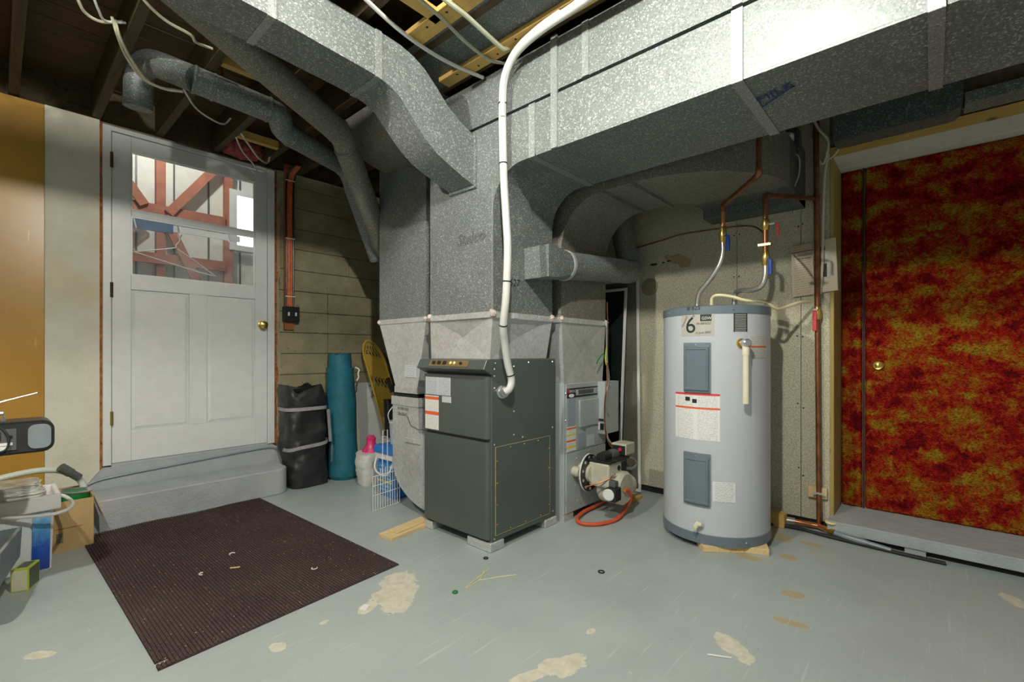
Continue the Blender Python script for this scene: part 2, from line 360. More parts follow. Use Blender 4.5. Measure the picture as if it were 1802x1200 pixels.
def tag(o, label=None, cat=None, group=None, kind=None):
    if label: o['label'] = label
    if cat: o['category'] = cat
    if group: o['group'] = group
    if kind: o['kind'] = kind
    return o
def struct(name, mb, m, label=None, **k):
    o = mb.build(name, m, **k); o['kind'] = 'structure'
    if label: o['label'] = label
    return o
def bx(*a): return MB().box(*a)
def spline(pts, n=8):
    P_ = [Vector(p) for p in pts]; P_ = [P_[0]*2-P_[1]] + P_ + [P_[-1]*2-P_[-2]]; out = []
    for i in range(1, len(P_)-2):
        for k in range(n):
            t = k/n; a, b, c, d = P_[i-1], P_[i], P_[i+1], P_[i+2]
            out.append(.5*((2*b)+(c-a)*t+(2*a-5*b+4*c-d)*t*t+(3*b-a-3*c+d)*t**3))
    return out + [P_[-2]]
def plate(name, m, parent, o, u, v, off=.0015, nu=1, nv=1):          # flat print: corner o, edges u and v, thin solid sheet
    o, u, v = Vector(o), Vector(u), Vector(v); n = u.cross(v).normalized()*off
    mb = MB(); c = [o, o+u, o+u+v, o+v]
    mb.add([p for p in c]+[p+n for p in c], [(4, 5, 6, 7), (0, 3, 2, 1), (0, 1, 5, 4), (1, 2, 6, 5), (2, 3, 7, 6), (3, 0, 4, 7)])
    return mb.build(name, m, parent, uv=[(0, 0), (1, 0), (1, 1), (0, 1)]*2)
def textpts(body, size, shear=0.):
    cu = bpy.data.curves.new('lettering', 'FONT'); cu.body = body; cu.size = size; cu.shear = shear; cu.resolution_u = 3
    o = bpy.data.objects.new('lettering', cu); COL.objects.link(o); bpy.context.view_layer.update()
    me = bpy.data.meshes.new_from_object(o.evaluated_get(bpy.context.evaluated_depsgraph_get()))
    vs = [v.co.copy() for v in me.vertices]; fs = [tuple(p.vertices) for p in me.polygons]
    bpy.data.objects.remove(o); bpy.data.meshes.remove(me); bpy.data.curves.remove(cu)
    return vs, fs
def text(body, size, fn, m, parent, name='lettering', shear=0.):      # fn maps (x, y) in text space to a world point
    vs, fs = textpts(body, size, shear); return MB().add([fn(v.x, v.y) for v in vs], fs).build(name, m, parent, uv=[(0, 0)]*len(vs))
def planar(o, u, v): 
    o, u, v = Vector(o), Vector(u).normalized(), Vector(v).normalized(); return lambda x, y: o+u*x+v*y
def screw(parent, p, ax, r=.006, m='chrome', name='screw'):
    return MB().lathe([(r, 0), (r, .002), (r*.6, .005), (0, .0055)], p, ax, 8).build(name, m, parent)
# ------------------------------------------------------------------ setting
floor = struct('floor', bx(-1.6, 3.62, -1.7, 3.95, -.08, 0), 'floor', 'grey-green painted concrete floor with worn patches')
YD = 3.74
wl = struct('wall_left', MB().box(-1.6, .438, 3.765, 3.96, 0, 2.41).box(1.43, 3.3, 3.765, 3.96, 0, 2.41).box(.438, 1.43, 3.765, 3.96, 0, .30).box(.438, 1.43, 3.765, 3.96, 2.39, 2.41), 'mortar', 'basement wall with gold panel, cream column and concrete courses beside the white door')
bx(-1.6, .188, 3.728, 3.765, 0, 2.40).build('gold_panel', 'gold', wl)
bx(.190, .425, 3.735, 3.765, 0, 2.405).build('cream_column', 'cream', wl)
bx(.425, .438, 3.742, 3.765, .29, 2.40).build('rusty_edge', 'rustedge', wl)
def rough_strip(x0, x1, z0, z1):
    mb = MB(); n = 40; rings = []
    for i in range(n+1):
        z = z0+(z1-z0)*i/n; j = random.uniform(-.008, .008); d = random.uniform(-.006, .006)
        rings.append([(x0, 3.765, z), (x1+j, 3.765, z), (x1+j, 3.738+d, z), (x0, 3.736+d*.5, z)])
    return mb.loft(rings)
rough_strip(1.43, 1.452, .30, 2.40).build('rusty_edge', 'rustedge', wl)
rough_strip(1.45, 1.475, 0, 2.40).build('broken_edge', 'concrete_rough', wl)
# concrete courses, each its own block
ch = .165; z = 0; r = 0
while z < 2.40:
    z1 = min(z+ch, 2.41)
    cuts = [1.472, 1.86, 2.32, 3.14] if z < 1.45 else ([1.472, 2.45, 3.14] if r % 2 else [1.472, 2.05, 3.14])
    for a, b in zip(cuts, cuts[1:]):
        d = random.uniform(-.004, .003); e = .0016
        o = bx(a+e*(a > 1.5), b-e, 3.738+d, 3.768, z+e, z1-e).build('concrete_block', 'concrete', wl, bev=.004)
    z += ch; r += 1
# steps below the door
st = struct('concrete_step', MB().prism([(.335, 3.70, 0), (.335, 3.42, 0)] + [(1.33+.09*math.sin(a*math.pi/12), 3.50-.09*math.cos(a*math.pi/12), 0) for a in range(0, 7)] + [(1.42, 3.70, 0)], (0, 0, .176)), 'grey_paint', 'low grey painted concrete step under the white door', bev=.006)
MB().prism([(.40, 3.70, .0), (1.475, 3.70, 0), (1.475, 3.70, .21), (1.455, 3.70, .275), (1.41, 3.70, .305), (.44, 3.70, .30), (.41, 3.70, .27), (.36, 3.70, .20), (.34, 3.70, .12), (.34, 3.70, 0)], (0, .068, 0)).build('door_sill_riser', 'grey_paint', st)
# door
d1 = thing('door_1', None, None, (.93, 3.74, .315)); d1['kind'] = 'structure'; d1['label'] = 'white half-glazed door with two lower panels and brass knob'
for (a, b, c, e) in [(.438, .478, .31, 2.385), (1.381, 1.43, .31, 2.385)]: bx(a, b, 3.722, 3.80, c, e).build('door_jamb', 'door_white', d1, bev=.002)
bx(.478, 1.381, 3.722, 3.80, 2.357, 2.385).build('door_head', 'door_white', d1, bev=.002)
bx(.478, 1.381, 3.715, 3.80, .295, .318).build('door_threshold', 'grey_paint', d1, bev=.002)
F, K = 3.732, 3.775
bx(.481, .573, F, K, .32, 2.353).build('stile', 'door_white', d1, bev=.0015)
bx(1.296, 1.378, F, K, .32, 2.353).build('stile', 'door_white', d1, bev=.0015)
for z0, z1, nm in [(2.262, 2.353, 'top_rail'), (1.395, 1.487, 'lock_rail'), (.32, .51, 'bottom_rail')]: bx(.5735, 1.2955, F, K, z0, z1).build(nm, 'door_white', d1, bev=.0015)
bx(.882, .985, F, K, .5105, 1.3945).build('mullion', 'door_white', d1, bev=.0015)
bx(.5735, 1.2955, F+.004, K, 1.857, 1.893).build('glazing_bar', 'door_white', d1, bev=.003)
for a, b in [(.5735, .8815), (.9855, 1.2955)]:
    mb = MB(); o = .022; zz = (.5105, 1.3945)
    q = lambda x0, x1, z0, z1, y: [(x0, y, z0), (x1, y, z0), (x1, y, z1), (x0, y, z1)]
    mb.loft([q(a, b, *zz, K-.005), q(a, b, *zz, F+.014), q(a+o, b-o, zz[0]+o, zz[1]-o, F+.005)]).build('panel', 'door_white', d1)
for z0, z1 in [(1.487, 1.857), (1.893, 2.262)]:
    bx(.5735, 1.2955, 3.752, 3.756, z0, z1).build('pane', 'glass', d1)
    mb = MB()
    for (a, b, c, e) in [(.574, .582, z0, z1), (1.287, 1.295, z0, z1), (.582, 1.287, z0, z0+.008), (.582, 1.287, z1-.008, z1)]: mb.box(a, b, 3.740, 3.752, c, e)
    mb.build('glazing_bead', 'white', d1)
for z0, z1, m in [(2.13, 2.224, 'bronze'), (1.337, 1.428, 'bronze'), (.555, .638, 'brasshinge')]:
    MB().tube([(.479, 3.722, z0), (.479, 3.722, z1)], .008, 8).build('hinge', m, d1)
kn = MB().lathe([(.03, 0), (.03, .004), (.012, .008), (.011, .022), (.024, .030), (.029, .042), (.026, .054), (.012, .060), (0, .061)], (1.341, F, 1.205), (0, -1, 0), 20).build('door_knob', 'brass', d1, smooth=True)
bx(1.376, 1.380, 3.724, 3.734, 1.18, 1.23).build('latch_plate', 'brasshinge', d1)
# garage seen through the glass
gw = struct('wall_garage', bx(-1.0, 4.2, 5.66, 5.76, -.2, 3.6), 'garage_panel', 'pale panelled garage wall beyond the door glass')
for i in range(17): bx(-.9+i*.30, -.885+i*.30, 5.652, 5.66, -.2, 3.6).build('panel_joint', 'darkgrey', gw)
gt = struct('floor_garage', bx(-1.0, 4.2, 3.97, 5.66, -.2, 0), 'grey_paint', 'garage floor beyond the door')
fr = thing('timber_frame', 'red-painted stud frame with diagonal braces behind the door glass', 'frame', (1.2, 5.6, 0))
for x in (.30, 1.05, 1.64, 2.30): bx(x, x+.075, 5.58, 5.65, -.02, 3.5).build('stud', 'redwood', fr)
for zc in (2.33, 1.86, 1.2): bx(-.2, 1.64, 5.56, 5.60, zc, zc+.10).build('rail', 'redwood', fr)
def brace(x0, z0, x1, z1):
    dx, dz = x1-x0, z1-z0; l = math.hypot(dx, dz); nx, nz = -dz/l*.04, dx/l*.04
    MB().prism([(x0+nx, 5.53, z0+nz), (x1+nx, 5.53, z1+nz), (x1-nx, 5.53, z1-nz), (x0-nx, 5.53, z0-nz)], (0, .03, 0)).build('brace', 'redwood', fr)
brace(1.14, 2.36, 1.60, 3.0); brace(.55, 3.0, .95, 2.4); brace(1.10, 2.33, 1.42, 1.62); brace(.98, 2.30, .62, 1.9)
gwin = thing('window_1', None, None, (1.83, 5.64, 2.1)); gwin['kind'] = 'structure'; gwin['label'] = 'bright garage window seen through the door glass'
mb = MB()
for (a, b, c, e) in [(1.68, 1.75, 2.1, 2.75), (2.25, 2.32, 2.1, 2.75), (1.75, 2.25, 2.1, 2.16), (1.75, 2.25, 2.69, 2.75)]: mb.box(a, b, 5.56, 5.65, c, e)
mb.build('window_frame', 'white', gwin); bx(1.75, 2.25, 5.635, 5.645, 2.16, 2.69).build('pane', 'daylight', gwin)
sh = thing('coat_shelf', 'blue board coat shelf with wire brackets behind the lower pane', 'shelf', (.9, 5.3, 2.1))
bx(-.1, 1.10, 5.18, 5.20, 2.09, 2.21).build('board', 'garage_blue', sh); bx(1.10, 1.66, 5.19, 5.20, 2.11, 2.17).build('rail', 'white', sh)
for x in (.80, 1.13, 1.52): MB().tube([(x, 5.17, 2.23), (x, 5.15, 2.22), (x+.02, 5.12, 2.08), (x+.02, 5.16, 2.06)], .006, 6).build('bracket', 'white', sh)
bx(-.1, .0, 5.18, 5.56, 2.09, 2.12).build('support', 'redwood', sh)
tag(MB().tube(spline([(1.12, 5.14, 2.08), (1.14, 5.14, 2.03), (1.11, 5.14, 1.98), (1.09, 5.14, 1.95), (.84, 5.14, 1.88), (.86, 5.14, 1.86), (1.38, 5.14, 1.74), (1.38, 5.14, 1.77), (1.12, 5.14, 1.95)], 4), .005, 6).build('coat_hanger', 'white'), 'white wire coat hanger seen through the lower pane', 'hanger')
# right wall of particle board
XB = 3.14
wr = struct('wall_right', MB().box(XB+.02, XB+.26, .44, 3.77, 0, 2.41).box(XB+.02, XB+.26, -1.7, .44, 2.16, 2.41), 'mortar', 'beige particle-board wall behind the water heater')
for a, b in [(.425, .563), (.566, .9125), (.9155, 2.13), (2.133, 3.735)]: bx(XB, XB+.02, a, b, .045, 2.40).build('particle_board_sheet', 'particle', wr)
bx(XB+.012, XB+.02, .44, 3.73, 0, .045).build('dark_base_gap', 'canvas', wr)
nl = MB()
for y in (.90, .93, .58, .553):
    for z_ in (.3, .7, 1.1, 1.45, 1.75, 1.9): nl.lathe([(.005, 0), (.004, .0015)], (XB, y+random.uniform(-.004, .004), z_+random.uniform(-.03, .03)), (-1, 0, 0), 6)
nl.build('nail_heads', 'rubber', wr)
MB().lathe([(.062, 0), (.062, .003)], (XB, 1.50, 1.468), (-1, 0, 0), 28).build('plugged_flue_hole', 'concrete', wr)
ar = MB().box(XB-.001, XB, .605, .608, 1.815, 1.875)
ar.prism([(XB-.001, .6065, 1.877), (XB-.001, .594, 1.858), (XB-.001, .6065, 1.868), (XB-.001, .619, 1.858)], (.001, 0, 0)).build('arrow_mark', 'ink', wr)
jb = struct('trim_1', bx(XB-.004, 3.40, .405, .425, .03, 2.10), 'pine_z', 'stained wooden jamb post beside the carpeted door', bev=.002)
bx(XB-.004, 3.40, -1.7, .43, 2.09, 2.145).build('header_beam', 'pine', jb)
so = struct('ceiling_recess', bx(XB-.002, 3.42, -1.7, .405, 2.078, 2.09), 'softwhite', 'white tile soffit over the carpeted doorway')
for y in (.10, -.28, -.7): bx(XB, 3.40, y, y+.004, 2.0765, 2.078).build('tile_joint', 'white', so)
bx(3.32, 3.324, -1.7, .405, 2.0765, 2.078).build('tile_joint', 'white', so)
# carpeted door and side panel in the recess
def shagpanel(y0, y1, z0, z1, seed):
    mb = MB(); rnd = random.Random(seed); nu, nv = int((y1-y0)/.012)+1, int((z1-z0)/.012)
    import mathutils
    def fn(u, v):
        y = y0+(y1-y0)*u; z_ = z0+(z1-z0)*v
        h = mathutils.noise.noise((y*38, z_*70, seed))*.006+mathutils.noise.noise((y*90, z_*120, seed+3))*.004
        if u in (0, 1) or v in (0, 1): return (3.412, y, z_)
        return (3.396-h, y, z_+mathutils.noise.noise((y*50, z_*20, 9))*.004)
    return mb.grid(fn, nu, nv)
wc = struct('wall_recess', bx(3.41, 3.50, -1.7, .43, 0, 2.10), 'mortar', 'backing wall of the carpeted doorway')
shagpanel(.299, .405, .088, 2.078, 1).build('carpet_side_panel', 'shag', wc, smooth=True)
d2 = thing('door_2', None, None, (3.41, -.3, .09)); d2['kind'] = 'structure'; d2['label'] = 'door covered in shaggy red and gold carpet with a brass pull'
shagpanel(-1.55, .292, .088, 2.078, 5).build('carpet_covering', 'shag', d2, smooth=True)
MB().lathe([(.026, 0), (.026, .006), (.022, .010), (.016, .008), (.006, .012), (0, .013)], (3.39, .228, .925), (-1, 0, 0), 20).build('door_knob', 'brass', d2, smooth=True)
bx(3.398, 3.412, .2925, .2985, .088, 2.078).build('door_gap', 'canvas', d2)
lg = struct('trim_2', bx(3.03, 3.41, -1.7, .425, .060, .088), 'grey_paint', 'grey painted ledge below the carpeted door', bev=.003)
bx(3.022, 3.03, -1.7, .42, .032, .078).build('ledge_face', 'grey_paint', lg, bev=.002)
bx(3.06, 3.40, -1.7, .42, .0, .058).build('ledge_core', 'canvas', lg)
for a, b in [(.02, .10), (-.62, -.42)]: bx(3.03, 3.06, a, b, 0, .032).build('ledge_shim', 'grey_paint', lg)
# ceiling: planks and joists
cl = struct('ceiling', bx(-1.6, 3.62, -1.7, 3.95, 2.63, 2.68), 'plank', 'dark plank subfloor over open joists')
y = 1.15
while y < 3.9:
    w_ = random.uniform(.135, .15)
    bx(-1.6, 3.5, y, y+w_-.004, 2.605+random.uniform(-.003, .003), 2.63).build('subfloor_plank', 'plank', cl); y += w_
for x in (-.87, -.56, -.25, .07, .41, .72, 1.04, 1.345, 1.62, 1.93, 2.24, 2.55, 2.86): bx(x-.02, x+.02, -1.6, 3.76, 2.41, 2.604).build('joist', 'joist', cl)
rim = bx(-1.6, 3.3, 3.765, 3.80, 2.41, 2.604).build('rim_board', 'joist', cl)
for x, w_, y0, y1 in [(1.25, .088, 1.72, -1.2), (1.56, .07, 1.88, -1.2)]:
    b = bx(x-w_/2, x+w_/2, y1, y0, 2.388, 2.41).build('furring_strip', 'pine', cl, bev=.002)
    for q in range(9): MB().lathe([(.006, 0), (.006, .001)], (x+random.uniform(-.02, .02), y0-.12-q*.13, 2.388), (0, 0, -1), 8).build('nail', 'rubber', b)
bx(.62, 1.25, 1.50, 1.56, 2.388, 2.41).build('furring_strip', 'pine_x', cl, bev=.002)
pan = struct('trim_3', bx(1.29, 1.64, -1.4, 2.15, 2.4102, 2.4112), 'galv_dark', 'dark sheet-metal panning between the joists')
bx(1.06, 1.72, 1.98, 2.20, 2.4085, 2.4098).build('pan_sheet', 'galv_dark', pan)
for a, b, yy, zz in [(.775, 1.02, 3.0, 2.44), (1.06, 1.33, 3.38, 2.42), (.76, 1.0, 2.62, 2.44)]: bx(a, b, yy, yy+.04, zz, zz+.05).build('blocking', 'pine_x', cl)
ins = MB().lathe([(.02, -.14), (.06, -.10), (.075, 0), (.06, .10), (.02, .15)], (1.19, 3.70, 2.475), (1, 0, 0), 14)
ins.v = [(a+random.uniform(-.012, .012), b+random.uniform(-.012, .006), c+random.uniform(-.012, .012)) for a, b, c in ins.v]
tag(ins.build('insulation_batt', 'insul', smooth=True), 'pink insulation stuffed between joists above the white door', 'insulation')
# ------------------------------------------------------------------ ductwork
def rect_ring(x0, x1, y0, y1, z): return [(x0, y0, z), (x1, y0, z), (x1, y1, z), (x0, y1, z)]
def transition(a, b, push=-.03):            # a, b: (x0, x1, y0, y1, z); every side cross-broken
    A, B = rect_ring(*a), rect_ring(*b); mb = MB(); vs = [Vector(p) for p in A+B]; cen = sum(vs, Vector())/8
    fs = [(0, 1, 2, 3)[::-1], (4, 5, 6, 7)]
    for i in range(4):
        j = (i+1) % 4; q = [vs[i], vs[j], vs[4+j], vs[4+i]]; c = sum(q, Vector())/4
        n = (q[1]-q[0]).cross(q[3]-q[0]).normalized()
        if n.dot(c-cen) < 0: n = -n
        vs.append(c+n*push); k = len(vs)-1
        fs += [(i, j, k), (j, 4+j, k), (4+j, 4+i, k), (4+i, i, k)]
    return mb.add(vs, fs)
def cleat_ring(x0, x1, y0, y1, z0, z1, t=.005):
    return MB().box(x0-t, x1+t, y0-t, y0, z0, z1).box(x0-t, x1+t, y1, y1+t, z0, z1).box(x0-t, x0, y0, y1, z0, z1).box(x1, x1+t, y0, y1, z0, z1)
def blob_mesh(p, r, n=10, sq=1.):
    mb = MB().lathe([(0, -r), (r*.7, -r*.7), (r, 0), (r*.7, r*.7), (0, r)], p, (0, 0, 1), n)
    mb.v = [(a+random.uniform(-r, r)*.3, b+random.uniform(-r, r)*.3, c+random.uniform(-r, r)*.3*sq) for a, b, c in mb.v]; return mb
def crossbreak(y0, y1, z0, z1, x, push=.006):
    c = (x-push, (y0+y1)/2, (z0+z1)/2); e = x-.0006
    return MB().add([(x, y0, z0), (x, y1, z0), (x, y1, z1), (x, y0, z1), (e, y0, z0), (e, y1, z0), (e, y1, z1), (e, y0, z1), c], [(3, 2, 1, 0), (4, 5, 8), (5, 6, 8), (6, 7, 8), (7, 4, 8), (0, 1, 5, 4), (1, 2, 6, 5), (2, 3, 7, 6), (3, 0, 4, 7)])
arc = lambda cy, cz, r, a0, a1, n=10: [(cy+r*math.cos(math.radians(a0+(a1-a0)*i/n)), cz+r*math.sin(math.radians(a0+(a1-a0)*i/n))) for i in range(n+1)]
sd = thing('supply_duct', 'large galvanized plenum over the dark furnace sweeping into the lower ceiling trunk', 'duct', (1.9, 1.87, .965))
transition((1.678, 2.14, 1.66, 2.135, .966), (1.655, 2.145, 1.62, 2.115, 1.19)).build('transition', 'galv_new', sd)
cleat_ring(1.655, 2.145, 1.62, 2.115, 1.175, 1.205).build('drive_cleat', 'galv_new', sd)
prof = [(2.115, 1.19), (1.62, 1.19), (1.62, 1.70)] + arc(1.42, 1.70, .20, 0, 90)[1:] + [(-1.5, 1.905), (-1.5, 2.14), (2.115, 2.14)]
MB().prism([(1.655, a, b) for a, b in prof], (.49, 0, 0)).build('plenum_and_trunk', 'galv', sd)
for y0, y1 in [(.535, 1.345), (.03, .465)]: crossbreak(y0, y1, 1.91, 2.135, 1.655).build('cross_broken_panel', 'galv', sd)
for yy in (1.362, .48, -.01):
    bx(1.648, 2.15, yy-.018, yy+.018, 1.896, 1.9045).build('slip_cleat', 'galv_cleat', sd); bx(1.647, 1.655, yy-.018, yy+.018, 1.897, 2.14).build('slip_cleat', 'galv_cleat', sd)
bx(1.645, 1.656, 1.218, 1.252, 1.90, 2.395).build('hanger_strap', 'galv_cleat', sd)
e = MB()
for p0 in [(1.655, 1.62, 1.19)]: e.box(1.6495, 1.6555, 1.6135, 1.6205, 1.20, 1.84)
e.build('corner_seam', 'galv_cleat', sd)
for p in [(1.652, 1.618, 1.195), (1.652, 2.112, 1.195), (2.14, 1.618, 1.195)]: blob_mesh(p, .018).build('sealant_dab', 'sealant', sd)
def outline_text(body, size, o, u, v, m, parent, name, r=.0011, shear=0.):
    cu = bpy.data.curves.new('t', 'FONT'); cu.body = body; cu.size = size; cu.shear = shear; cu.fill_mode = 'NONE'; cu.resolution_u = 3
    ob = bpy.data.objects.new('t', cu); COL.objects.link(ob); bpy.context.view_layer.update()
    me = bpy.data.meshes.new_from_object(ob.evaluated_get(bpy.context.evaluated_depsgraph_get())); mb = MB(); fn = planar(o, u, v)
    for ed in me.edges:
        a, b = (me.vertices[i].co for i in ed.vertices); mb.tube([fn(a.x, a.y), fn(b.x, b.y)], r, 4)
    bpy.data.objects.remove(ob); bpy.data.meshes.remove(me); bpy.data.curves.remove(cu)
    return mb.build(name, m, parent)
outline_text('Stelco', .085, (1.6545, 1.885, 1.565), (0, -1, 0), (0, 0, 1), 'ink', sd, 'stamped_lettering', .0011, .18)
text('627', .055, planar((1.775, 1.6185, 1.345), (1, 0, 0), (0, 0, 1)), 'ink', sd, 'marker_lettering', .2)
text('MILK', .06, planar((1.845, .462, 1.8955), (-.35, -1, 0), (-1, .35, 0)), 'inkblue', sd, 'marker_lettering', .3)
MB().prism([(1.875, .462, 1.8955), (1.882, .460, 1.8955), (1.80, .34, 1.8955), (1.795, .343, 1.8955)], (0, 0, .0006)).build('marker_line', 'inkblue', sd)
plate('inspection_tag', 'p_small', sd, (1.80, 1.612, 1.178), (.035, 0, 0), (0, 0, .024))
ud = thing('upper_duct', 'upper galvanized trunk running above the dark gap under the joists', 'duct', (1.9, .3, 2.15))
bx(1.655, 2.165, -1.5, 2.0, 2.155, 2.385).build('trunk', 'galv', ud)
for yy in (1.075, .48): bx(1.649, 1.655, yy-.016, yy+.016, 2.155, 2.385).build('slip_cleat', 'galv_cleat', ud)
crossbreak(.52, 1.05, 2.16, 2.38, 1.655, .004).build('cross_broken_panel', 'galv', ud)
bd = thing('branch_duct', 'rectangular galvanized branch that drops in an S-curve onto the plenum face', 'duct', (1.1, 1.85, 1.85))
xs = [-1.0, .2, .66, 1.0, 1.09, 1.15, 1.20, 1.27, 1.33, 1.40, 1.47, 1.56, 1.654]
bo = [2.215, 2.205, 2.195, 2.175, 2.168, 2.152, 2.125, 2.053, 1.995, 1.945, 1.915, 1.882, 1.852]
to = [2.385, 2.38, 2.375, 2.367, 2.363, 2.361, 2.357, 2.34, 2.312, 2.258, 2.195, 2.145, 2.109]
rg = lambda x, b, t, g=0.: [(x, 1.743-g, b-g), (x, 1.955+g-.03*max(0, (x-1.1)/.55), b-g), (x, 1.955+g-.03*max(0, (x-1.1)/.55), t+g), (x, 1.743-g, t+g)]
MB().loft([rg(x, b, t) for x, b, t in zip(xs, bo, to)]).build('duct_body', 'galv', bd, smooth=True)
for x, b, t in [(.66, 2.195, 2.375), (1.09, 2.168, 2.363)]: MB().loft([rg(x-.014, b, t, .003), rg(x+.014, b-.002, t, .003)]).build('slip_cleat', 'galv_cleat', bd)
MB().loft([rg(1.642, 1.856, 2.113, .012), rg(1.654, 1.852, 2.109, .012)]).build('flange', 'galv', bd)
rd = thing('return_drop', 'tall return-air drop left of the dark furnace with tapered middle and curved foot', 'duct', (1.95, 2.45, .05))
bx(1.73, 2.2, 2.25, 2.755, 1.20, 2.40).build('drop_box', 'galv', rd)
pr = [(1.73, 2.405), (1.42, 2.405)] + [(1.73-.31*math.cos(a*math.pi/20), 2.39-.215*math.sin(a*math.pi/20)) for a in range(1, 11)]
MB().prism([(a, 2.30, b) for a, b in pr], (0, .36, 0)).build('curved_inlet', 'galv_dirty', rd, smooth=True)
bx(1.727, 1.7315, 2.29, 2.67, 2.168, 2.19).build('inlet_seam', 'galv_dirty', rd)
transition((1.73, 2.10, 2.335, 2.565, .775), (1.73, 2.2, 2.25, 2.755, 1.19), -.004).build('transition', 'galv_new', rd)
cleat_ring(1.73, 2.2, 2.25, 2.755, 1.185, 1.215).build('drive_cleat', 'galv_new', rd)
cleat_ring(1.73, 2.10, 2.335, 2.565, .745, .785, .006).build('collar', 'galv_new', rd)
MB().box(1.735, 2.095, 2.34, 2.56, .715, .75).build('canvas_connector', 'canvas', rd)
cleat_ring(1.73, 2.10, 2.325, 2.60, .665, .72, .006).build('collar', 'galv_new', rd)
pf = [(2.60, .70), (2.60, .32)] + [(2.19+.41*math.cos(a*math.pi/20), .30-.255*math.sin(a*math.pi/20)) for a in range(1, 11)] + [(2.160, .045), (2.160, .49), (2.325, .50), (2.325, .70)]
MB().prism([(1.73, a, b) for a, b in pf], (.37, 0, 0)).build('curved_boot', 'galv_new', rd)
MB().add([(1.7295, 2.17, .46), (1.7295, 2.36, .30), (1.7295, 2.17, .10), (1.722, 2.23, .28)], [(0, 1, 3), (1, 2, 3), (2, 0, 3), (2, 1, 0)]).build('boot_crease', 'galv_new', rd)
bx(1.722, 1.7295, 2.30, 2.46, .44, .466).build('boot_tape', 'galv_new', rd)
for p in [(1.727, 2.75, 1.2), (1.727, 2.255, 1.2)]: blob_mesh(p, .016).build('sealant_dab', 'sealant', rd)
plate('notice_sticker', 'p_small', rd, (1.7285, 2.46, .845), (0, -.115, 0), (0, 0, .075))
text('FILTER SIZE', .024, planar((1.7285, 2.545, .635), (0, -1, 0), (0, 0, 1)), 'ink', rd, 'marker_lettering', .1)
text('20x20x2', .028, planar((1.7285, 2.545, .600), (0, -1, 0), (0, 0, 1)), 'ink', rd, 'marker_lettering', .1)
MB().tube([(1.728, 2.44, .60), (1.728, 2.40, .545), (1.728, 2.33, .53), (1.728, 2.24, .535)], .002, 5).build('marker_line', 'ink', rd)
od = thing('warm_air_duct', 'rear galvanized plenum above the light grey oil furnace turning to the back wall', 'duct', (2.45, 1.85, .81))
transition((2.255, 2.685, 1.615, 2.08, .812), (2.205, 2.70, 1.60, 2.1, 1.19)).build('transition', 'galv_new', od)
cleat_ring(2.205, 2.70, 1.60, 2.1, 1.175, 1.205).build('drive_cleat', 'galv_new', od)
p2 = [(2.1, 1.19), (1.60, 1.19), (1.60, 1.598)] + arc(1.32, 1.598, .28, 0, 90)[1:] + [(1.15, 1.878), (1.15, 2.14), (2.1, 2.14)]
MB().prism([(2.205, a, b) for a, b in p2], (.495, 0, 0)).build('plenum', 'galv_dirty', od)
rings = []
for i in range(13):
    t = math.pi/2*i/12; c_, s_ = math.cos(t), math.sin(t)
    rings.append([(2.80-r_*c_, 1.15-r_*s_, z_) for r_, z_ in ((.10, 1.878), (.595, 1.878), (.595, 2.14), (.10, 2.14))])
MB().loft(rings).build('horizontal_elbow', 'galv_dirty', od, smooth=True)
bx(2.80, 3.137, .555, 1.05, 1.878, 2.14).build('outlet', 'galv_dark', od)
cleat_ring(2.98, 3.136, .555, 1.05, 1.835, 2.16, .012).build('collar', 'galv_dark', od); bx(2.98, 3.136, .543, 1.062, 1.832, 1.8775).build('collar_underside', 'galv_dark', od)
bx(2.203, 2.705, 1.140, 1.160, 1.859, 1.879).build('slip_cleat', 'galv_dirty', od); bx(2.203, 2.705, 1.318, 1.326, 1.860, 1.879).build('slip_cleat', 'galv_dirty', od)
for p in [(2.205, 1.598, 1.195), (2.698, 1.598, 1.195)]: blob_mesh(p, .016).build('sealant_dab', 'sealant', od)
bt = thing('ceiling_boot', 'dark rounded duct boot under the joists above the carpeted door', 'duct', (2.95, .0, 2.09))
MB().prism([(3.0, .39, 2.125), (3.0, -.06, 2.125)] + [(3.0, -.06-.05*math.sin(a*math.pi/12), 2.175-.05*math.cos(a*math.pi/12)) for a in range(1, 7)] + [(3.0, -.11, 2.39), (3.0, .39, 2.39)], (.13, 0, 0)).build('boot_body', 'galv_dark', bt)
bx(3.0, 3.13, -1.3, -.115, 2.15, 2.20).build('flat_run', 'galv', bt)
kv = thing('flue_branch', 'galvanized round pipe crossing in front of the rear plenum from a square takeoff', 'pipe', (2.4, 1.53, 1.4))
def sq_ring(x, cy, cz, hw, hh, rr, n=24):
    out = []
    for i in range(n):
        a = 2*math.pi*i/n; ca, sa = math.cos(a), math.sin(a); k = 1/max(abs(ca), abs(sa))
        out.append((x, cy+hw*((1-rr)*ca*k+rr*ca), cz+hh*((1-rr)*sa*k+rr*sa)))
    return out
MB().loft([sq_ring(1.897, 1.537, 1.473, .082, .083, 0), sq_ring(1.935, 1.537, 1.473, .082, .083, 0), sq_ring(2.02, 1.535, 1.478, .082, .083, .4), sq_ring(2.13, 1.533, 1.487, .082, .082, 1)]).build('square_takeoff', 'galv', kv, smooth=True)
MB().lathe([(.086, -.012), (.088, 0), (.086, .012)], (2.135, 1.533, 1.487), (1, 0, .08), 28).build('band', 'galv_new', kv, smooth=True)
pth = spline([(2.13, 1.533, 1.487), (2.45, 1.532, 1.512), (2.78, 1.53, 1.538), (2.90, 1.532, 1.552), (2.945, 1.55, 1.60), (2.945, 1.575, 1.68)], 6)
MB().tube(pth, .079, 24).build('round_pipe', 'galv', kv, smooth=True)
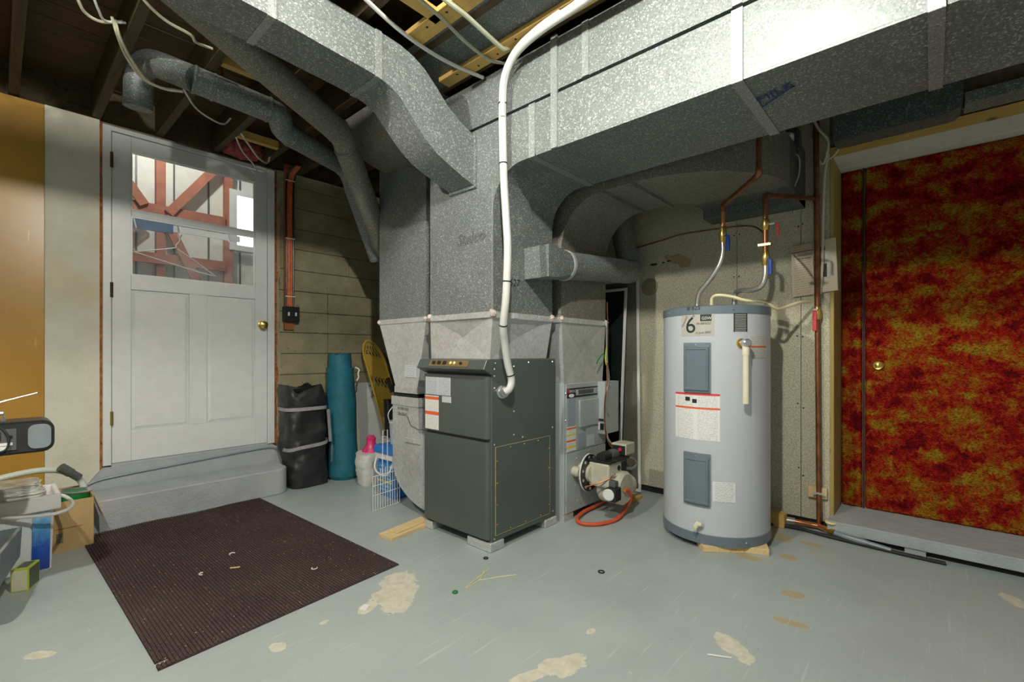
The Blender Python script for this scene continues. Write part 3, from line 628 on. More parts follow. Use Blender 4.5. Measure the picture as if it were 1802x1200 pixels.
MB().tube([(2.945, 1.575, 1.68), (2.935, 1.60, 1.80), (2.93, 1.62, 2.30)], .074, 20).build('riser_pipe', 'galv_dirty', kv, smooth=True)
def rpipe(name, label, segs, r, m='galv', bands=()):
    t = thing(name, label, 'duct pipe', segs[0][0])
    for i, s_ in enumerate(segs): MB().tube(spline(s_, 5) if len(s_) > 2 else s_, r-.002*(i % 2), 20).build('pipe_section' if len(s_) == 2 else 'elbow', m, t, smooth=True)
    for p, a in bands: MB().lathe([(r+.001, -.008), (r+.004, 0), (r+.001, .008)], p, a, 20).build('crimp_band', m, t, smooth=True)
    return t
rpipe('round_duct', 'long straight round duct slanting behind the S-curved branch then bending down', [[(.40, 2.03, 2.335), (1.30, 2.50, 2.255)], [(1.30, 2.50, 2.255), (1.35, 2.53, 2.235), (1.39, 2.565, 2.20)], [(1.39, 2.565, 2.20), (1.81, 2.90, 1.84)], [(1.81, 2.90, 1.84), (1.87, 2.95, 1.78), (2.0, 3.0, 1.70)]], .070, 'galv_dirty', [((1.30, 2.50, 2.255), (.9, .47, -.08)), ((1.39, 2.565, 2.20), (.65, .5, -.55))])
rpipe('round_elbow_duct', 'shiny round duct below the joists with a hanging elbow end above the door', [[(.50, 3.07, 2.27), (.50, 3.05, 2.40)], [(.50, 3.05, 2.40), (.505, 3.02, 2.455), (.53, 2.93, 2.46), (.57, 2.80, 2.40), (.66, 2.70, 2.345)], [(.66, 2.70, 2.345), (1.0, 2.69, 2.325)], [(1.0, 2.69, 2.325), (1.06, 2.70, 2.315), (1.10, 2.76, 2.285), (1.16, 2.80, 2.275)], [(1.16, 2.80, 2.275), (1.54, 2.945, 2.265)], [(1.54, 2.945, 2.265), (1.62, 2.97, 2.23), (1.67, 2.99, 2.15)], [(1.67, 2.99, 2.15), (1.93, 3.09, 1.70)]], .064, 'galv', [((.66, 2.70, 2.345), (1, -.1, -.1)), ((1.0, 2.69, 2.325), (1, 0, -.05)), ((1.16, 2.80, 2.275), (.9, .35, 0)), ((.74, 2.70, 2.34), (1, -.03, -.06))])
# ------------------------------------------------------------------ dark furnace
fu = thing('furnace', 'dark grey-green forced-air furnace cabinet on galvanized feet', 'furnace', (1.93, 1.9, 0))
bx(1.662, 2.197, 1.635, 2.157, .045, .965).build('cabinet', 'furnace', fu, bev=.004)
def front_panel(z0, z1):
    n = 6; R = .022; poly = [(1.664, 2.153), (1.646, 2.153), (1.640, 2.147)] + [(1.640+R-R*math.cos(a*math.pi/2/n), 1.640+R-R*math.sin(a*math.pi/2/n)) for a in range(n+1)] + [(1.664, 1.640)]
    return MB().prism([(a, b, z0) for a, b in poly], (0, 0, z1-z0))
front_panel(.062, .548).build('lower_door', 'furnace', fu, smooth=True)
up = front_panel(.565, .880).build('upper_door', 'furnace', fu, smooth=True)
MB().prism([(1.662, 2.165, .965), (1.622, 2.165, .962), (1.598, 2.165, .915), (1.662, 2.165, .884)], (0, -.538, 0)).build('control_hood', 'furnace', fu, bev=.002)
hd = Vector((-.024, 0, -.047)).normalized(); hn = Vector((-.047, 0, .024)).normalized()
pl = MB().prism([Vector((1.622, y_, .962))+hd*q+hn*.001 for y_, q in ((2.06, .006), (1.75, .006), (1.75, .042), (2.06, .042))], hn*.002).build('switch_plate', 'goldplate', fu)
for i, y_ in enumerate((2.02, 1.975, 1.93)):
    c = Vector((1.622, y_, .962))+hd*.022+hn*.003
    MB().box(-.008, .008, -.012, .012, -.003, .008, Matrix.Translation(c) @ Matrix.Rotation(math.radians(-63), 4, 'Y')).build('rocker_switch', 'black', pl)
for y_ in (1.885, 1.855): MB().lathe([(.009, 0), (.009, .003), (.004, .006), (0, .007)], Vector((1.622, y_, .962))+hd*.022+hn*.003, hn, 10).build('indicator_lamp', 'amber', pl)
MB().lathe([(.008, 0), (.006, .012), (0, .013)], Vector((1.622, 1.80, .962))+hd*.024+hn*.003, hn, 6).build('fuse_cap', 'black', pl)
plate('rating_plate', 'p_rating', up, (1.6395, 2.135, .765), (0, -.215, 0), (0, 0, .098))
plate('warning_label', 'p_warn', up, (1.6395, 2.138, .571), (0, -.118, 0), (0, 0, .188))
plate('small_label', 'p_small', up, (1.6395, 1.99, .728), (0, -.075, 0), (0, 0, .033))
sp = bx(1.69, 2.137, 1.632, 1.635, .076, .52).build('access_panel', 'furnace', fu)
e = MB()
for a in ((1.688, 1.690, .076, .52), (2.137, 2.139, .076, .52), (1.69, 2.137, .074, .076), (1.69, 2.137, .52, .522)): e.box(a[0], a[1], 1.631, 1.6345, a[2], a[3])
e.build('panel_seam', 'scuff', fu)
for x_, z_ in [(1.70, .45), (1.70, .34), (1.70, .23), (1.70, .13), (2.128, .45), (2.128, .34), (2.128, .23), (2.128, .13), (1.80, .508), (1.91, .508), (2.03, .508), (1.80, .088), (1.92, .088), (2.05, .088)]: screw(sp, (x_, 1.632, z_), (0, -1, 0), .005, 'brass')
for x_, z_ in [(1.683, .915), (1.69, .945), (1.683, .88), (1.683, .82), (1.683, .535), (1.683, .06), (2.165, .945), (1.95, .945), (1.83, .925), (1.83, .825), (1.83, .69), (1.83, .567), (1.90, .545), (2.165, .565), (2.17, .08)]: screw(fu, (x_, 1.635, z_), (0, -1, 0), .0055)
MB().lathe([(.016, 0), (.016, .001)], (1.742, 1.635, .715), (0, -1, 0), 18).build('knockout', 'furnace', fu); MB().lathe([(.009, 0), (.009, .001)], (1.742, 1.635, .648), (0, -1, 0), 14).build('knockout', 'furnace', fu)
for x0, x1, y0, y1 in [(1.648, 1.75, 1.628, 1.80), (1.648, 1.76, 2.09, 2.165), (2.09, 2.20, 1.628, 1.73), (2.09, 2.20, 2.08, 2.165)]: bx(x0, x1, y0, y1, 0, .046).build('foot', 'galv_new', fu, bev=.004)
cd = thing('conduit', 'fat white cable bundle hanging in front of the plenum down to the furnace', 'conduit', (1.74, 1.58, .8))
cp = spline([(1.50, .70, 2.365), (1.53, 1.05, 2.362), (1.548, 1.24, 2.364), (1.578, 1.40, 2.352), (1.60, 1.487, 2.29), (1.612, 1.512, 2.18), (1.613, 1.512, 2.02), (1.613, 1.505, 1.83), (1.613, 1.490, 1.64), (1.613, 1.480, 1.48), (1.615, 1.492, 1.267), (1.635, 1.528, 1.13), (1.675, 1.556, 1.05), (1.718, 1.576, .943), (1.748, 1.578, .862), (1.738, 1.582, .817), (1.725, 1.60, .800)], 6)
MB().tube(cp, .0185, 12).build('sheath', 'white_cable', cd, smooth=True)
MB().tube([p+Vector((-.012, -.012, .006)) for p in cp[8:34]], .012, 8).build('companion_cable', 'white_cable', cd, smooth=True)
MB().lathe([(.034, 0), (.034, .010), (.026, .013), (.026, .035)], (1.735, 1.635, .797), (-.25, -1, .1), 14).build('connector', 'chrome', cd)
for i in (30, 40, 58, 66, 82): MB().lathe([(.0200, -.003), (.0210, 0), (.0200, .003)], cp[i], cp[i+1]-cp[i-1], 12).build('cable_tie', 'rubber', cd)
# ------------------------------------------------------------------ oil furnace
of = thing('oil_furnace', 'light grey oil furnace with burner standing behind the dark furnace', 'furnace', (2.47, 1.85, 0))
bx(2.24, 2.70, 1.606, 2.10, .04, .812).build('cabinet', 'furnace2', of, bev=.003)
bx(2.256, 2.70, 1.600, 1.606, .405, .810).build('upper_panel', 'furnace2', of, bev=.001); bx(2.256, 2.70, 1.600, 1.606, .045, .399).build('lower_panel', 'furnace2', of, bev=.001)
bx(2.236, 2.33, 1.602, 1.72, 0, .04).build('foot', 'galv_new', of); bx(2.60, 2.69, 1.62, 1.72, 0, .04).build('foot', 'galv_new', of); bx(2.25, 2.69, 2.0, 2.09, 0, .04).build('foot', 'galv_new', of)
hp = bx(2.262, 2.672, 1.598, 1.600, .728, .785).build('control_strip', 'black', of)
bx(2.352, 2.66, 1.597, 1.5985, .740, .775).build('strip_inset', 'furnace2', hp)
vg = MB()
for i in range(24): vg.box(2.378+i*.0072, 2.382+i*.0072, 1.596, 1.5975, .744, .771)
vg.build('vent_slots', 'black', hp)
text('BROCK', .024, planar((2.283, 1.5965, .760), (1, 0, 0), (0, 0, 1)), 'white', hp); plate('emblem', 'red', hp, (2.268, 1.598, .757), (.013, 0, 0), (0, 0, .025), .001)
MB().loft([[(2.305+.028*math.cos(a*math.pi/8), y_, .741+.011*math.sin(a*math.pi/8)) for a in range(16)] for y_ in (1.598, 1.5965)]).build('oval_badge', 'white', hp)
text('CCC', .032, planar((2.575, 1.5960, .745), (1, 0, 0), (0, 0, 1)), 'ink', hp)
ad = bx(2.383, 2.640, 1.588, 1.600, .543, .708).build('access_door', 'furnace2', of, bev=.003)
for x_ in (2.43, 2.60): bx(x_-.012, x_+.012, 1.586, 1.600, .533, .5425).build('door_clip', 'chrome', ad)
plate('data_label', 'p_oil', of, (2.264, 1.5995, .560), (.090, 0, 0), (0, 0, .165))
plate('warning_label', 'p_oilw', of, (2.259, 1.5995, .410), (.093, 0, 0), (0, 0, .148))
plate('instruction_label', 'p_oil', of, (2.37, 1.5995, .415), (.095, 0, 0), (0, 0, .088)); plate('instruction_label', 'p_small', of, (2.475, 1.5995, .412), (.085, 0, 0), (0, 0, .070))
for x_, z_ in [(2.246, .76), (2.246, .6), (2.246, .44), (2.248, .12), (2.68, .42), (2.62, .395), (2.45, .08), (2.40, .065), (2.36, .36), (2.50, .385), (2.37, .10), (2.345, .20)]: screw(of, (x_, 1.6005, z_), (0, -1, 0), .005)
jbx = bx(2.60, 2.775, 1.545, 1.60, .478, .812).build('junction_box', 'furnace2', of, bev=.002)
bx(2.597, 2.600, 1.553, 1.59, .56, .575).build('socket', 'black', jbx); bx(2.596, 2.600, 1.553, 1.578, .505, .545).build('terminal_block', 'black', jbx); bx(2.594, 2.600, 1.579, 1.592, .505, .55).build('terminal_cover', 'white', jbx)
for z_ in (.79, .53): screw(jbx, (2.67, 1.545, z_), (0, -1, 0), .006)
bx(2.63, 2.71, 1.63, 2.05, .812, .83).build('top_flange', 'furnace2', of)
ww = thing('thermostat_wiring', 'twisted thin wires running down the rear plenum edge to the burner', 'wiring', (2.6, 1.55, .38))
MB().tube(spline([(2.70, 1.588, 1.33), (2.703, 1.585, 1.15), (2.68, 1.575, 1.0), (2.645, 1.555, .90), (2.62, 1.54, .80), (2.592, 1.540, .70), (2.585, 1.538, .60), (2.59, 1.535, .50), (2.61, 1.52, .42), (2.64, 1.49, .37)], 5), .005, 6).build('brown_wire', 'copper', ww)
MB().tube(spline([(2.69, 1.586, 1.20), (2.66, 1.565, .95), (2.64, 1.540, .84), (2.612, 1.535, .76), (2.60, 1.530, .68), (2.603, 1.525, .62)], 5), .006, 6).build('armoured_cable', 'chrome', ww)
MB().tube(spline([(2.602, 1.535, .50), (2.60, 1.52, .45), (2.625, 1.49, .40), (2.64, 1.47, .36)], 5), .006, 6).build('armoured_cable', 'chrome', ww)
MB().tube(spline([(2.64, 1.57, .97), (2.62, 1.57, .99), (2.57, 1.57, .96), (2.54, 1.57, .93)], 4), .004, 6).build('green_wire', 'green', ww)
MB().tube(spline([(2.66, 1.57, 1.03), (2.64, 1.565, .96), (2.65, 1.565, .92)], 4), .0035, 5).build('yellow_wire', 'lime', ww)
# burner on the oil furnace
bn = thing('oil_burner', 'beige oil burner with black flange and fan housing on the oil furnace', 'burner', (2.5, 1.5, .1))
def ellip(cx, cy, cz, rx, rz, n=24): return [(cx+rx*math.cos(a*2*math.pi/n), cy, cz+rz*math.sin(a*2*math.pi/n)) for a in range(n)]
MB().tube([(2.42, 1.60, .27), (2.42, 1.52, .27)], .055, 20).build('blast_tube', 'burner', bn, smooth=True)
fl = MB().loft([ellip(2.42, 1.552, .27, .098, .112), ellip(2.42, 1.540, .27, .098, .112)]).build('mounting_flange', 'black', bn)
MB().loft([ellip(2.42, 1.5535, .27, .101, .115), ellip(2.42, 1.545, .27, .101, .115)], cap=True).build('flange_rim', 'white', bn)
for a in range(7): screw(fl, (2.42+.082*math.cos(1.1+a*.6), 1.54, .27+.095*math.sin(1.1+a*.6)), (0, -1, 0), .010)
MB().lathe([(.030, 0), (.030, .03), (.022, .04)], (2.335, 1.60, .285), (0, -1, 0), 16).build('sight_port', 'burner', bn, smooth=True)
MB().box(2.40, 2.60, 1.40, 1.54, .20, .345).build('housing', 'burner', bn, bev=.012, seg=2)
MB().lathe([(.085, -.085), (.10, -.07), (.10, .06), (.085, .075)], (2.53, 1.44, .185), (0, 1, 0), 24).build('fan_scroll', 'burner', bn, smooth=True)
MB().lathe([(.062, 0), (.066, .02), (.066, .10), (.055, .12)], (2.585, 1.45, .17), (1, -.25, 0), 20).build('motor', 'burner', bn, smooth=True)
MB().box(2.395, 2.64, 1.39, 1.545, .345, .357).build('cover_plate', 'black', bn, bev=.003)
MB().lathe([(.0, -.05), (.032, -.045), (.036, 0), (.032, .045), (0, .05)], (2.47, 1.47, .368), (1, 0, 0), 14).build('igniter_hump', 'black', bn, smooth=True); MB().lathe([(.0, -.05), (.034, -.045), (.038, 0), (.034, .045), (0, .05)], (2.55, 1.47, .364), (1, 0, 0), 14).build('igniter_hump', 'darkgrey', bn, smooth=True)
rb = MB().box(2.605, 2.72, 1.40, 1.50, .362, .432).build('primary_control', 'burner', bn, bev=.004); bx(2.602, 2.606, 1.405, 1.495, .364, .42).build('control_face', 'black', rb); MB().lathe([(.012, 0), (.010, .006), (0, .007)], (2.602, 1.44, .395), (-1, 0, 0), 10).build('reset_button', 'red', rb)
bx(2.602, 2.608, 1.398, 1.402, .27, .34).build('bracket', 'black', bn); MB().box(2.545, 2.60, 1.394, 1.40, .265, .335).build('data_plate', 'black', bn)
MB().lathe([(.016, 0), (.016, .004), (.012, .005)], (2.515, 1.40, .305), (0, -1, 0), 14).build('rubber_grommet', 'rubber', bn)
pm = MB().box(2.375, 2.45, 1.345, 1.41, .135, .215).build('fuel_pump', 'black', bn, bev=.006); MB().lathe([(.034, 0), (.034, .006), (.028, .008)], (2.372, 1.385, .178), (-1, -.15, 0), 18).build('pump_cover', 'white', pm)
MB().box(2.40, 2.44, 1.36, 1.40, .215, .25).build('solenoid', 'darkgrey', pm, bev=.003)
MB().tube(spline([(2.45, 1.375, .19), (2.475, 1.36, .188), (2.49, 1.345, .185)], 3), .010, 8).build('brass_fitting', 'brass', pm)
MB().tube(spline([(2.345, 1.53, .20), (2.37, 1.45, .235), (2.41, 1.40, .26), (2.445, 1.395, .275)], 4), .004, 6).build('copper_line', 'copper_bright', bn)
MB().lathe([(.012, 0), (.012, .012), (0, .013)], (2.45, 1.40, .277), (0, -1, 0), 6).build('nozzle_nut', 'chrome', bn)
MB().tube(spline([(2.52, 1.395, .25), (2.50, 1.385, .215), (2.46, 1.38, .205)], 4), .004, 6).build('ignition_lead', 'black', bn)
MB().tube(spline([(2.64, 1.44, .335), (2.70, 1.41, .33), (2.74, 1.40, .29), (2.69, 1.40, .27), (2.63, 1.42, .28)], 5), .008, 8).build('power_lead', 'chrome', bn); MB().tube(spline([(2.66, 1.43, .30), (2.71, 1.42, .22), (2.69, 1.43, .14), (2.65, 1.44, .12)], 5), .009, 8).build('power_lead', 'darkgrey', bn)
tag(MB().tube(spline([(2.485, 1.345, .186), (2.54, 1.345, .17), (2.59, 1.36, .11), (2.575, 1.39, .04), (2.45, 1.385, .013), (2.33, 1.42, .013), (2.27, 1.49, .013), (2.30, 1.555, .015), (2.42, 1.59, .02), (2.60, 1.60, .016), (2.85, 1.62, .013)], 7), .011, 10).build('fuel_hose', 'hose_red', smooth=True), 'orange-red fuel hose looping on the floor under the oil burner', 'hose')
# ------------------------------------------------------------------ water heater
HX, HY, HR = 2.668, .891, .270
TH0 = math.atan2(-HY, -HX)                        # azimuth of the side that faces the room
wh = thing('water_heater', 'tall pale grey electric water heater with slate access covers', 'water heater', (HX, HY, 0))
def cyl(th, z_, r=HR): return Vector((HX+r*math.cos(TH0+th), HY+r*math.sin(TH0+th), z_))
MB().lathe([(HR-.004, .07), (HR, .075), (HR, 1.195), (HR-.004, 1.20)], (HX, HY, 0), n=72).build('tank_jacket', 'heater', wh, smooth=True)
MB().lathe([(HR-.006, 1.19), (HR+.003, 1.194), (HR+.003, 1.232), (HR-.006, 1.238), (0, 1.242)], (HX, HY, 0), n=72).build('top_cap', 'heater_trim', wh, smooth=True)
MB().lathe([(HR-.01, .032), (HR+.003, .032), (HR+.003, .078), (HR-.004, .084)], (HX, HY, 0), n=72).build('base_ring', 'heater_trim', wh, smooth=True)
for th, z_ in [(-.98, 1.212), (.30, 1.214), (-.35, .055), (.55, .055)]: screw(wh, cyl(th, z_, HR+.003), cyl(th, 0)-Vector((HX, HY, 0)), .005)
def curved(t0, t1, z0, z1, d, nm, m, parent, ins=0., ns=8):              # a patch wrapped on the jacket, d proud
    mb = MB(); uv = []
    for r_ in (HR+d, HR-.002):
        for j in range(2):
            for i in range(ns+1):
                mb.v.append(tuple(cyl(t0+(t1-t0)*i/ns, (z0, z1)[j], r_))); uv.append((i/ns, j))
    n = ns+1
    for i in range(ns): mb.f += [(i, i+1, n+i+1, n+i), (2*n+i, 3*n+i, 3*n+i+1, 2*n+i+1), (i, 2*n+i, 2*n+i+1, i+1), (n+i, n+i+1, 3*n+i+1, 3*n+i)]
    mb.f += [(0, n, 3*n, 2*n), (ns, 2*n+ns, 3*n+ns, n+ns)]
    return mb.build(nm, m, parent, uv=uv)
def th_of(px):                                    # azimuth on the jacket seen at a picture column (measured once)
    a = math.atan((px-901)/820)-math.atan((1262-901)/820); D = math.hypot(HX, HY); s_ = D*math.sin(a)/HR
    return math.asin(max(-1, min(1, s_)))-a
def zz_of(y_, px):
    th = th_of(px); p = cyl(th, 0); d = p.x*math.cos(math.radians(42))+p.y*math.sin(math.radians(42)); return 1+(620-y_)*d/820
def cov(px0, px1, y0, y1, name):
    t0, t1 = th_of(px0), th_of(px1); pm_ = (px0+px1)/2; z1, z0 = zz_of(y0, pm_), zz_of(y1, pm_)
    mb = MB(); w = (t1-t0)
    def ring(i0, z0_, z1_, r_): 
        n = 8; return [cyl(t0+i0+(w-2*i0)*i/n, z0_, r_) for i in range(n+1)]+[cyl(t1-i0-(w-2*i0)*i/n, z1_, r_) for i in range(n+1)]
    mb.loft([ring(0, z0, z1, HR-.002), ring(0, z0, z1, HR+.012), ring(.02, z0+.008, z1-.022, HR+.014), ring(.035, z0+.012, z1-.026, HR+.022), ring(.06, z0+.02, z1-.034, HR+.022), ring(.07, z0+.024, z1-.038, HR+.018)])
    o = mb.build(name, 'heater_trim', wh)
    screw(o, cyl((t0+t1)/2, z1-.012, HR+.012), cyl((t0+t1)/2, 0)-Vector((HX, HY, 0)), .005)
    return o
cov(1209, 1254, 603, 690, 'element_cover'); cov(1209, 1254, 797, 888, 'element_cover')
def lab(px0, px1, y0, y1, nm, m):
    pm_ = (px0+px1)/2; return curved(th_of(px0), th_of(px1), zz_of(y1, pm_), zz_of(y0, pm_), .0012, nm, m, wh)
b6 = lab(1203, 1261, 549, 591, 'brand_label', 'label_tan'); lab(1295, 1319, 543, 584, 'black_notice', 'p_black'); lab(1322, 1352, 590, 630, 'side_label', 'p_side')
lab(1193, 1271, 692, 774, 'instruction_label', 'p_heat'); lab(1258, 1298, 849, 884, 'spec_label', 'p_low')
for (px, py, s_) in [(1214, 700, .016), (1226, 704, .022)]: curved(th_of(px-4), th_of(px+4), zz_of(py+5, px), zz_of(py-2, px), .0016, 'tap_pictogram', 'ink', wh, ns=2)
def ctext(body, size, px, py, m, rot=0., shear=0., d=.002):
    t0, z0 = th_of(px), zz_of(py, px); c_, s_ = math.cos(rot), math.sin(rot)
    text(body, size, lambda x, y: cyl(t0+(x*c_-y*s_)/HR, z0+x*s_+y*c_, HR+d), m, wh, 'lettering', shear)
ctext('6', .118, 1210, 586, 'label_dark', d=.0022)
curved(th_of(1236), th_of(1256), zz_of(565, 1246), zz_of(553, 1246), .0018, 'logo_block', 'label_dark', wh, ns=4)
ctext('GSW', .021, 1238.5, 562.5, 'white', d=.0026)
ctext('SaMaytac', .0135, 1234, 551.5, 'ink', .10, .1); ctext('04-08M332', .0155, 1229, 571.5, 'ink', .0, .2); ctext('15 June 2022', .0145, 1227, 588, 'ink', .06, .2)
ctext('15June2023', .014, 1205, 577, 'ink', 1.05, .1); ctext('55/R', .016, 1221, 564, 'ink', .9)
ctext('# 625', .030, 1213, 546.5, 'ink', 0, .1, .0045)
vt, vz = th_of(1308), zz_of(604, 1308); nv = (cyl(vt, 0)-Vector((HX, HY, 0))).normalized()
vv = wh
MB().lathe([(.024, -.005), (.024, .008), (.014, .010), (.014, .04)], cyl(vt, vz), nv, 14).build('valve_flange', 'brass', vv)
MB().lathe([(.019, 0), (.021, .01), (.021, .035), (.015, .042)], cyl(vt, vz, HR+.025), nv, 14).build('valve_body', 'chrome', vv)
vp = cyl(vt, vz, HR+.045)
MB().tube([vp+Vector((0, 0, -.008)), vp+Vector((0, 0, -.06))], .017, 14).build('tube_coupling', 'ivory', vv, smooth=True); MB().tube([vp+Vector((0, 0, -.055)), vp+Vector((0, 0, -.295))], .0145, 14).build('discharge_tube', 'ivory', vv, smooth=True)
dv = cyl(th_of(1231), zz_of(921, 1231)); dn = (cyl(th_of(1231), 0)-Vector((HX, HY, 0))).normalized()
MB().lathe([(.034, -.002), (.034, .002)], dv, dn, 20).build('drain_escutcheon', 'heater', wh); MB().lathe([(.012, 0), (.013, .03), (.011, .045)], dv, dn+Vector((0, 0, -.35)), 12).build('drain_valve', 'ivory', wh, smooth=True); MB().lathe([(.010, 0), (.010, .03)], dv+dn*.018, Vector((0, 0, .2))+dn.cross(Vector((0, 0, 1)))*-1, 10).build('drain_handle', 'ivory', wh)
for x_, y_ in [(2.62, .97), (2.72, .806)]: MB().lathe([(.018, 0), (.018, .012), (.013, .014), (.013, .04)], (x_, y_, 1.238), (0, 0, 1), 14).build('pipe_nipple', 'chrome', wh)
MB().lathe([(.020, 0), (.018, .012), (.008, .014)], (2.655, .905, 1.24), (0, 0, 1), 12).build('cable_gland', 'white', wh)
for i, (x_, y_) in enumerate([(2.47, .80), (2.55, .70), (2.80, 1.05)]):
    tag(MB().box(-.10, .10, -.045, .045, 0, .031, Matrix.Translation((x_, y_, 0)) @ Matrix.Rotation((-.9, -1.2, .6)[i], 4, 'Z')).build('wood_block', 'fir_x', bev=.002), ['short pine block under the front of the water heater', 'pine block under the right front rim of the water heater', 'pine block hidden under the rear of the water heater'][i], 'block')
tag(MB().tube(spline([(2.655, .905, 1.252), (2.648, .90, 1.295), (2.64, .87, 1.312), (2.66, .80, 1.300), (2.68, .74, 1.278), (2.74, .66, 1.268), (2.80, .62, 1.235), (2.86, .60, 1.240), (2.97, .54, 1.275), (3.07, .50, 1.285)], 6), .0085, 8).build('heater_cable', 'yellow_cable', smooth=True), 'pale yellow cable arching over the water heater top', 'cable')
# copper pipes
cw = thing('cold_water_line', 'copper line with blue-handled valve and braided hose on the heater left', 'pipe', (2.62, .97, 1.27))
MB().tube([(2.35, .59, 2.42), (2.35, .59, 1.84)], .0125, 12).build('copper_pipe', 'copper', cw, smooth=True); MB().tube(spline([(2.35, .59, 1.85), (2.352, .592, 1.82), (2.38, .62, 1.81)], 4), .015, 12).build('elbow', 'copper', cw, smooth=True)
MB().tube([(2.37, .612, 1.812), (2.59, .82, 1.785)], .0125, 12).build('copper_pipe', 'copper', cw, smooth=True); MB().tube(spline([(2.58, .812, 1.786), (2.60, .827, 1.778), (2.602, .828, 1.75)], 4), .015, 12).build('elbow', 'copper', cw, smooth=True)
MB().tube([(2.602, .828, 1.76), (2.602, .828, 1.665)], .0125, 12).build('copper_pipe', 'copper_bright', cw, smooth=True)
MB().lathe([(.014, 0), (.018, .01), (.018, .03), (.021, .04), (.018, .055), (.018, .075), (.014, .085)], (2.602, .828, 1.585), n=12).build('ball_valve', 'brass', cw, smooth=True)
MB().tube(spline([(2.592, .815, 1.62), (2.575, .80, 1.615), (2.565, .79, 1.59), (2.565, .79, 1.53)], 4), [.006]*5+[.010]*8, 8).build('valve_handle', 'blue', cw)
MB().tube(spline([(2.602, .828, 1.59), (2.602, .828, 1.53), (2.60, .85, 1.46), (2.605, .90, 1.39), (2.615, .955, 1.33), (2.62, .97, 1.27)], 7), .0135, 12).build('braided_hose', 'steel', cw, smooth=True)
hw = thing('hot_water_line', 'copper line with red and blue valves feeding the heater right side', 'pipe', (2.72, .806, 1.27))
MB().tube([(3.088, .495, 1.868), (2.63, .617, 1.797)], .013, 12).build('copper_pipe', 'copper', hw, smooth=True); MB().tube(spline([(2.64, .615, 1.798), (2.605, .622, 1.79), (2.60, .622, 1.75)], 4), .016, 12).build('elbow', 'copper', hw, smooth=True)
MB().tube([(2.60, .622, 1.76), (2.60, .622, 1.49)], .013, 12).build('copper_pipe', 'copper', hw, smooth=True)
MB().lathe([(.013, 0), (.018, .008), (.019, .03), (.018, .05), (.013, .06)], (2.60, .622, 1.615), n=12).build('drain_valve', 'brass', hw, smooth=True)
MB().tube([(2.60, .622, 1.642), (2.60, .58, 1.645)], .007, 8).build('valve_spout', 'chrome', hw); MB().tube(spline([(2.60, .575, 1.64), (2.60, .565, 1.63), (2.60, .565, 1.575)], 4), .0045, 8).build('valve_lever', 'red', hw)
MB().box(2.585, 2.615, .595, .655, 1.535, 1.549).build('ground_clamp', 'brass', hw, bev=.002)
MB().lathe([(.013, 0), (.018, .01), (.018, .03), (.020, .04), (.018, .055), (.014, .07)], (2.60, .622, 1.435), n=12).build('ball_valve', 'brass', hw, smooth=True)
MB().tube(spline([(2.59, .61, 1.47), (2.577, .598, 1.46), (2.573, .595, 1.44), (2.573, .595, 1.385)], 4), [.006]*5+[.010]*8, 8).build('valve_handle', 'blue', hw)
MB().tube(spline([(2.60, .622, 1.44), (2.60, .624, 1.38), (2.605, .645, 1.335), (2.63, .70, 1.322), (2.68, .76, 1.332), (2.715, .795, 1.325), (2.72, .806, 1.28)], 7), .0135, 12).build('braided_hose', 'steel', hw, smooth=True)
mp = thing('copper_riser', 'brown copper riser pipe with red-handled valve running floor to ceiling', 'pipe', (3.10, .478, 0))
MB().tube([(3.10, .485, 2.41), (3.10, .478, 1.24)], .0145, 12).build('copper_pipe', 'copper', mp, smooth=True); MB().tube([(3.10, .478, 1.20), (3.10, .470, .035)], .013, 12).build('copper_pipe', 'copper', mp, smooth=True)
MB().lathe([(.0155, 0), (.021, .01), (.023, .03), (.021, .06), (.0155, .075)], (3.10, .478, 1.185), n=12).build('ball_valve', 'brass', mp, smooth=True); MB().lathe([(.014, 0), (.012, .012)], (3.082, .484, 1.235), (-1, .1, 0), 8).build('valve_nut', 'chrome', mp)
bx(3.066, 3.071, .476, .496, 1.12, 1.235).build('valve_handle', 'red', mp, bev=.002); MB().lathe([(.0175, -.02), (.0175, .02)], (3.10, .483, 1.868), n=12).build('tee', 'copper', mp)
wb = bx(3.115, 3.138, .435, .525, .175, .235).build('mounting_block', 'fir_x', mp, bev=.002); bx(3.084, 3.0865, .44, .50, .205, .215).build('pipe_strap', 'chrome', wb)
fp = thing('floor_pipe_run', 'copper and black pipe run with yellow valve wheel along the wall foot', 'pipe', (3.05, .4, 0))
MB().tube([(3.02, .78, .028), (3.075, .60, .028)], .017, 10).build('black_pipe', 'rubber', fp, smooth=True); MB().tube([(3.06, .66, .028), (3.08, .585, .028)], .019, 10).build('steel_coupling', 'chrome', fp, smooth=True)
MB().tube([(3.078, .59, .028), (3.09, .47, .028), (3.03, .40, .03)], .014, 10).build('copper_pipe', 'copper_bright', fp, smooth=True)
MB().lathe([(.02, -.025), (.022, 0), (.02, .025)], (3.035, .405, .03), (-.6, -.8, 0), 10).build('valve_body', 'brass', fp); MB().tube([(3.035, .405, .035), (3.035, .405, .075)], .006, 8).build('valve_stem', 'brass', fp)
MB().tube([(3.035+.022*math.cos(a*.5236), .405+.022*math.sin(a*.5236), .078) for a in range(12)], .007, 6, closed=True).build('valve_wheel', 'amber', fp)
MB().tube(spline([(3.02, .385, .03), (3.0, .32, .028), (2.995, .24, .022), (2.99, .15, .014)], 4), [.015]*8+[.012]*5, 10).build('grey_hose', 'bin', fp, smooth=True)
MB().tube(spline([(2.96, .80, .012), (3.02, .58, .012), (3.0, .40, .012), (2.985, .10, .010), (2.99, -.05, .008)], 5), .010, 8).build('black_pipe', 'rubber', fp, smooth=True)
tag(MB().box(2.99, 3.07, .62, .70, .0, .075).build('pipe_block', 'pine', bev=.003), 'small yellow wood block at the wall foot right of the heater', 'block')
